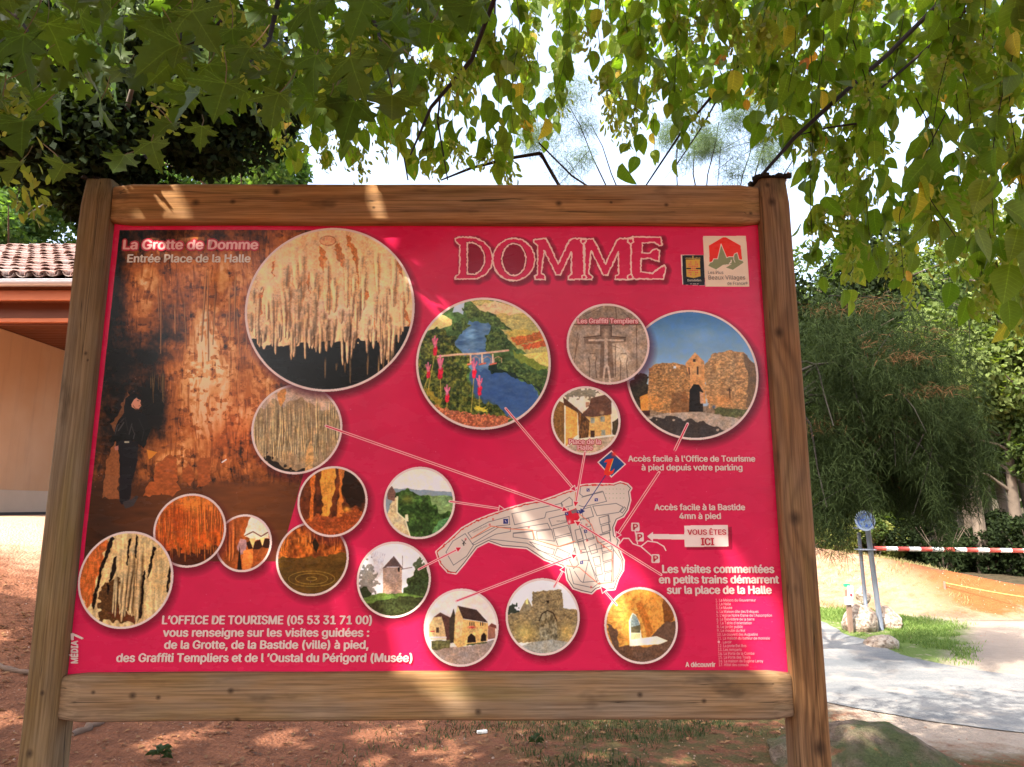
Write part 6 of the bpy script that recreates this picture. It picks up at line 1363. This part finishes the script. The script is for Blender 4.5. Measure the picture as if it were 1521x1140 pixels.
for i, (px, Y, py, w, hh, mt, lb) in enumerate(FT):
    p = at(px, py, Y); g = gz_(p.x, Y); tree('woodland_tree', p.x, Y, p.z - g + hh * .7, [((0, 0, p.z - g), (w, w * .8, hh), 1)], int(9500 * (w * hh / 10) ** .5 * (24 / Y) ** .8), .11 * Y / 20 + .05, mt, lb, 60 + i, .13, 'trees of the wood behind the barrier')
# thin bare trunks standing in the dark of the wood
TR = [(1440, 15.2, 5), (1462, 15.8, 6), (1495, 15.0, 7), (1512, 15.6, 6), (1476, 17, 6), (1350, 16.0, 5), (1392, 16.5, 6), (1228, 15.6, 4), (1532, 16.2, 6), (1418, 17.4, 6)]
desc = ['thin dark trunk left of the pale pair', 'slim trunk with a crooked top behind the barrier bar', 'pale straight trunk, left of the pair at the right edge', 'pale straight trunk, right of the pair at the right edge', 'thin trunk deep in the wood behind the pale pair', 'leaning trunk above the rope stake', 'slender trunk in the shade left of the dark gap', 'short twisted stem at the left end of the bank', 'trunk beyond the right edge', 'far thin trunk in the dark gap of the wood']
M_PB = simple_mat('pale_bark', (.13, .10, .075), .95, .35, 8, .6)
for i, ((px, Y, h), lb) in enumerate(zip(TR, desc)):
    p = at(px, 800, Y); g = gz_(p.x, Y); e = empty('young_trunk', (p.x, Y, g)); tag(e, lb, 'tree', 'bare trunks in the wood'); r_ = random.Random(i)
    bm = bmesh.new(); tube(bm, [Vector((r_.uniform(-.06, .06) * k, 0, -.3 + k * h / 5)) for k in range(6)], [.11 - .013 * k for k in range(6)], 9); from_bm('trunk', bm, M_PB if i in (2, 3) else M_BARK, e, True)
    bm = bmesh.new()
    for k in range(7):
        z = h * (.3 + .1 * k); an = r_.uniform(0, 6.28); L = r_.uniform(.5, 1.1); tube(bm, [(0, 0, z), (math.cos(an) * L * .6, math.sin(an) * L * .6, z + L * .2), (math.cos(an) * L, math.sin(an) * L, z + L * .15)], [.03, .018, .006], 5, False)
    from_bm('branches', bm, M_BARK, e, True)['kind'] = 'stuff'
    P = crown_pts(1500, (0, 0, h * .85), (1.1, .9, 1.3), 300 + i); cloud('crown', QUAD, P, np.full(len(P), .13), frames(len(P), np.random.default_rng(i), .9), MF_MID, e)
# undergrowth along the foot of the wood
US = [(1215, 14.8, .9, MF_YEL, 'sunlit yellowish bush at the left end of the bank'), (1262, 15.2, .8, MF_MID, 'dark bush behind the round blue sign'), (1330, 15.6, .9, MF_SHADE, 'dark undergrowth right of the barrier post'), (1400, 14.6, .8, MF_SHADE, 'shaded bush hanging over the bank behind the rope stake'), (1470, 14.2, .8, MF_SHADE, 'dark bush above the red cut'), (1530, 13.4, .8, MF_SHADE, 'dark bush above the red cut at the right edge'), (1300, 15.0, .5, MF_YEL, 'little yellow-green shrub beside the barrier post top'), (1590, 13.5, .9, MF_MID, 'bush beyond the right edge')]
for i, (px, Y, s_, mt, lb) in enumerate(US):
    p = at(px, 820, Y); g = gz_(p.x, Y); e = empty('bush', (p.x, Y, g)); tag(e, lb, 'bush', 'bushes at the foot of the wood')
    bm = bmesh.new(); [tube(bm, [(0, 0, -.1), (math.cos(k) * .2 * s_, math.sin(k) * .2, .5 * s_), (math.cos(k) * .6 * s_, math.sin(k) * .4, 1.1 * s_)], [.02, .014, .004], 5, False) for k in range(7)]; from_bm('stems', bm, M_BARK, e)
    P = crown_pts(6500, (0, 0, s_ * .75), (s_ * 1.35, s_ * .8, s_ * .95), 400 + i, 10); P[:, 2] = np.maximum(P[:, 2], .02); cloud('foliage', QUAD, P, np.full(len(P), .075), frames(len(P), np.random.default_rng(i), 1.1), mt, e)
# the wood going on behind: one mass
rr = np.random.default_rng(77); P = []
for k in range(26):
    x = rr.uniform(10, 50); y = rr.uniform(32, 48); P.append(crown_pts(1500, (x, y, gz_(x, y) + 4.5), (3.2, 2.4, 4.8), 500 + k))
for k in range(22):
    x = rr.uniform(-60, 8); y = rr.uniform(34, 60); P.append(crown_pts(1100, (x, y, gz_(x, y) + 3.5), (3.6, 2.6, 4.0), 600 + k))
for k in range(16):  # unseen trees behind the camera, added to keep sky off the glossy panel
    x = rr.uniform(-26, 4); y = -rr.uniform(14, 20); P.append(crown_pts(900, (x, y, 5.0), (3.2, 2.4, 4.6), 700 + k))
P = np.concatenate(P); tag(cloud('distant_wood', QUAD, P, rr.uniform(.35, .6, len(P)), frames(len(P), rr, .9), MF_MID), kind='stuff')

# ------------------------------------------------------------------ the feathery tamarisk between board and road
tx_, ty_ = 1.75, 6.9; tz = gz_(tx_, ty_); tam = empty('tamarisk', (tx_, ty_, tz)); tag(tam, 'feathery tamarisk, shade put into its dark green, drooping behind the right post', 'tree')
to = Vector((tx_, ty_, tz)); r = np.random.default_rng(91)
bm = bmesh.new(); tube(bm, [(0, 0, -.3), (.1, .0, .8), (.3, .05, 1.7), (.6, .1, 2.6)], [.13, .11, .09, .07], 10); from_bm('trunk', bm, M_BARK, tam, True)
fork = to + Vector((.6, .1, 2.5)); fork0 = to + Vector((.3, .05, 1.7))
paths = []; M_TB = simple_mat('tamarisk_bark', (.012, .009, .007), .95, .3, 30)
def bough(src, a, b, rad, n=9):
    A, B = Vector(a), Vector(b); pts = []
    for k in range(n + 1):
        u = k / n; q = (src * (1 - u) ** 2 + A * 2 * u * (1 - u) + B * u * u) + Vector((.05 * math.sin(u * 11 + rad * 900), .05 * math.cos(u * 9), .04 * math.sin(u * 7 + 1))); pts.append(q)
    bm = bmesh.new(); tube(bm, [p - to for p in pts], [rad * (1 - .8 * k / n) for k in range(n + 1)], 6); from_bm('branch', bm, M_TB, tam, True); paths.append(pts); return pts
ends = []
for px, py, Y, upx, upy in [(1230, 760, 6.6, 1200, 480), (1260, 800, 7.0, 1240, 440), (1300, 790, 6.8, 1290, 440), (1335, 760, 7.2, 1330, 460), (1370, 700, 7.4, 1340, 430), (1405, 640, 7.4, 1360, 420), (1395, 560, 7.2, 1330, 430), (1240, 640, 6.4, 1210, 400), (1290, 650, 6.6, 1260, 400), (1340, 610, 6.9, 1300, 400), (1215, 700, 7.4, 1180, 420), (1385, 800, 7.6, 1370, 520), (1430, 720, 7.7, 1390, 500)]:
    ends.append((at(upx, upy, Y), at(px, py, Y), .022))
for px, py, Y, upx, upy in [(830, 150, 7.2, 950, 330), (790, 235, 7.0, 880, 300), (870, 190, 7.4, 960, 330), (1060, 190, 6.8, 1040, 330), (1110, 215, 7.2, 1100, 300), (1000, 170, 7.6, 1010, 330), (1180, 230, 6.9, 1130, 300), (1040, 130, 7.6, 1020, 300), (1150, 170, 7.4, 1110, 280)]:
    ends.append((at(upx, upy, Y), at(px, py, Y), .018))
for a, b, rad in ends: bough(fork if b.z > 4 else fork0 + Vector((.1, 0, .3)), a, b, rad)
# strands
base, dirs, lens, dens = [], [], [], []
lowN = 105000; upN = 24000
P = crown_pts(lowN, (0, 0, 0), (1, 1, 1), 93, 22, shell=.1); c0 = at(1288, 610, 7.0)
Q1 = np.array(c0) + P * np.array([1.15, .85, 1.55]); kk = r.random(len(Q1)) < .10; Q1[kk] = np.array(at(1385, 700, 7.4)) + P[kk] * np.array([.60, .5, .55]); kk = r.random(len(Q1)) < .14; Q1[kk] = np.array(at(1215, 700, 6.9)) + P[kk] * np.array([.4, .4, 1.0]); Q1[:, 2] -= .10 * (Q1[:, 0] - c0.x); qx, qy = project(Q1[:, 0], Q1[:, 1], Q1[:, 2]); Q1 = Q1[~((np.abs(qx - 1300) < 34) & (qy > 755))]; lowN = len(Q1)
QP = []
for _ in range(58):
    a_, b_ = r.uniform(1200, 1425), r.uniform(430, 700); s0 = np.array(at(a_, b_, r.uniform(6.3, 7.7))); n_ = 480; u_ = r.uniform(0, 1, n_)[:, None]; dr = np.array([r.normal(.10, .22), r.normal(0, .2), -r.uniform(.45, 1.0)])
    QP.append(s0 + dr * u_ + np.array([0, 0, -.18]) * u_ ** 2 + r.normal(0, 1, (n_, 3)) * (.085 * (1.15 - u_)) + np.array([.12, 0, 0]) * dr[0] * u_ ** 2)
QP = np.concatenate(QP); qx, qy = project(QP[:, 0], QP[:, 1], QP[:, 2]); QP = QP[(qy < np.where(np.abs(qx - 1300) < 34, 755, 830))]
Q1 = np.concatenate([Q1[r.random(lowN) < .62], QP]); lowN = len(Q1)
P = crown_pts(upN, (0, 0, 0), (1, 1, 1), 95, 10, shell=.1)
ctr = [(835, 205, 7.2, .50, .55, .30), (1095, 215, 7.0, .55, .40, .42), (1020, 200, 7.4, .35, .4, .18), (1180, 215, 7.2, .4, .4, .10)]
Q2 = []
for px, py, Y, a, b, w in ctr: n = int(upN * w); Q2.append(np.array(at(px, py, Y)) + P[r.integers(0, len(P), n)] * np.array([a, .5, b]) * 1.25)
Q2 = np.concatenate(Q2)
def strands(name, Q, L, w, mat, parent, down=.5):
    n = len(Q); d = r.normal(0, 1, (n, 3)); d[:, 2] = d[:, 2] * .6 - down; d /= np.linalg.norm(d, axis=1)[:, None]; l = L * r.uniform(.5, 1.3, n); s = np.cross(d, r.normal(0, 1, (n, 3))); s /= np.linalg.norm(s, axis=1)[:, None]; s *= w * .5
    m_ = Q + d * (l * .55)[:, None]; e_ = m_ + (d + np.array([0, 0, -.5])) * (l * .45)[:, None]
    V = np.stack([Q - s, Q + s, m_ + s, m_ - s, e_], 1).reshape(-1, 3) - np.array(parent.location); i = np.arange(n)[:, None] * 5
    F = np.concatenate([i + np.array([[0, 1, 2]]), i + np.array([[0, 2, 3]]), i + np.array([[3, 2, 4]])]); o = link(name, mesh_np(name, V, F), parent, mat); o['kind'] = 'stuff'; return o
MT = foliage_mat('tamarisk_shade_green', (.008, .014, .005), (.028, .040, .013), .2); MT2 = foliage_mat('tamarisk_brown', (.07, .032, .016), (.14, .065, .032), .1); MT3 = foliage_mat('tamarisk_pale', (.05, .08, .045), (.12, .16, .09), .25)  # lower strands: shade over the tamarisk put into the dark green
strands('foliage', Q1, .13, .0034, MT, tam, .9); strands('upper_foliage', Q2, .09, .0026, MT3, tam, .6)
Q3 = np.concatenate([Q1[r.integers(0, lowN)] + np.array([0, -.1, 0]) + r.normal(0, 1, (110, 3)) * np.array([.14, .08, .06]) for _ in range(9)] + [np.array(at(a_, b_, 6.3)) + r.normal(0, 1, (150, 3)) * np.array([.16, .06, .03]) for a_, b_ in ((1235, 460), (1300, 450), (1345, 530), (1380, 580))]); strands('dry_sprays', Q3, .08, .0026, MT2, tam, .4)
bm = bmesh.new()
for k in range(70):
    q = Vector(Q1[r.integers(0, lowN)]); d = Vector((r.normal(0, .5), r.normal(0, .3), -r.uniform(.1, 1))).normalized() * r.uniform(.3, .7); tube(bm, [q - to, q + d * .5 + Vector((.02, 0, .02)) - to, q + d - to], [.006, .004, .0015], 4, False)
for k in range(20):
    q = Vector(Q2[r.integers(0, len(Q2))]); d = Vector((r.normal(0, 1), r.normal(0, .3), r.normal(-.1, .7))).normalized() * r.uniform(.3, .8); tube(bm, [q - to, q + d * .5 - to, q + d - to], [.005, .003, .0012], 4, False)
o = from_bm('twigs', bm, M_TB, tam); o['kind'] = 'stuff'
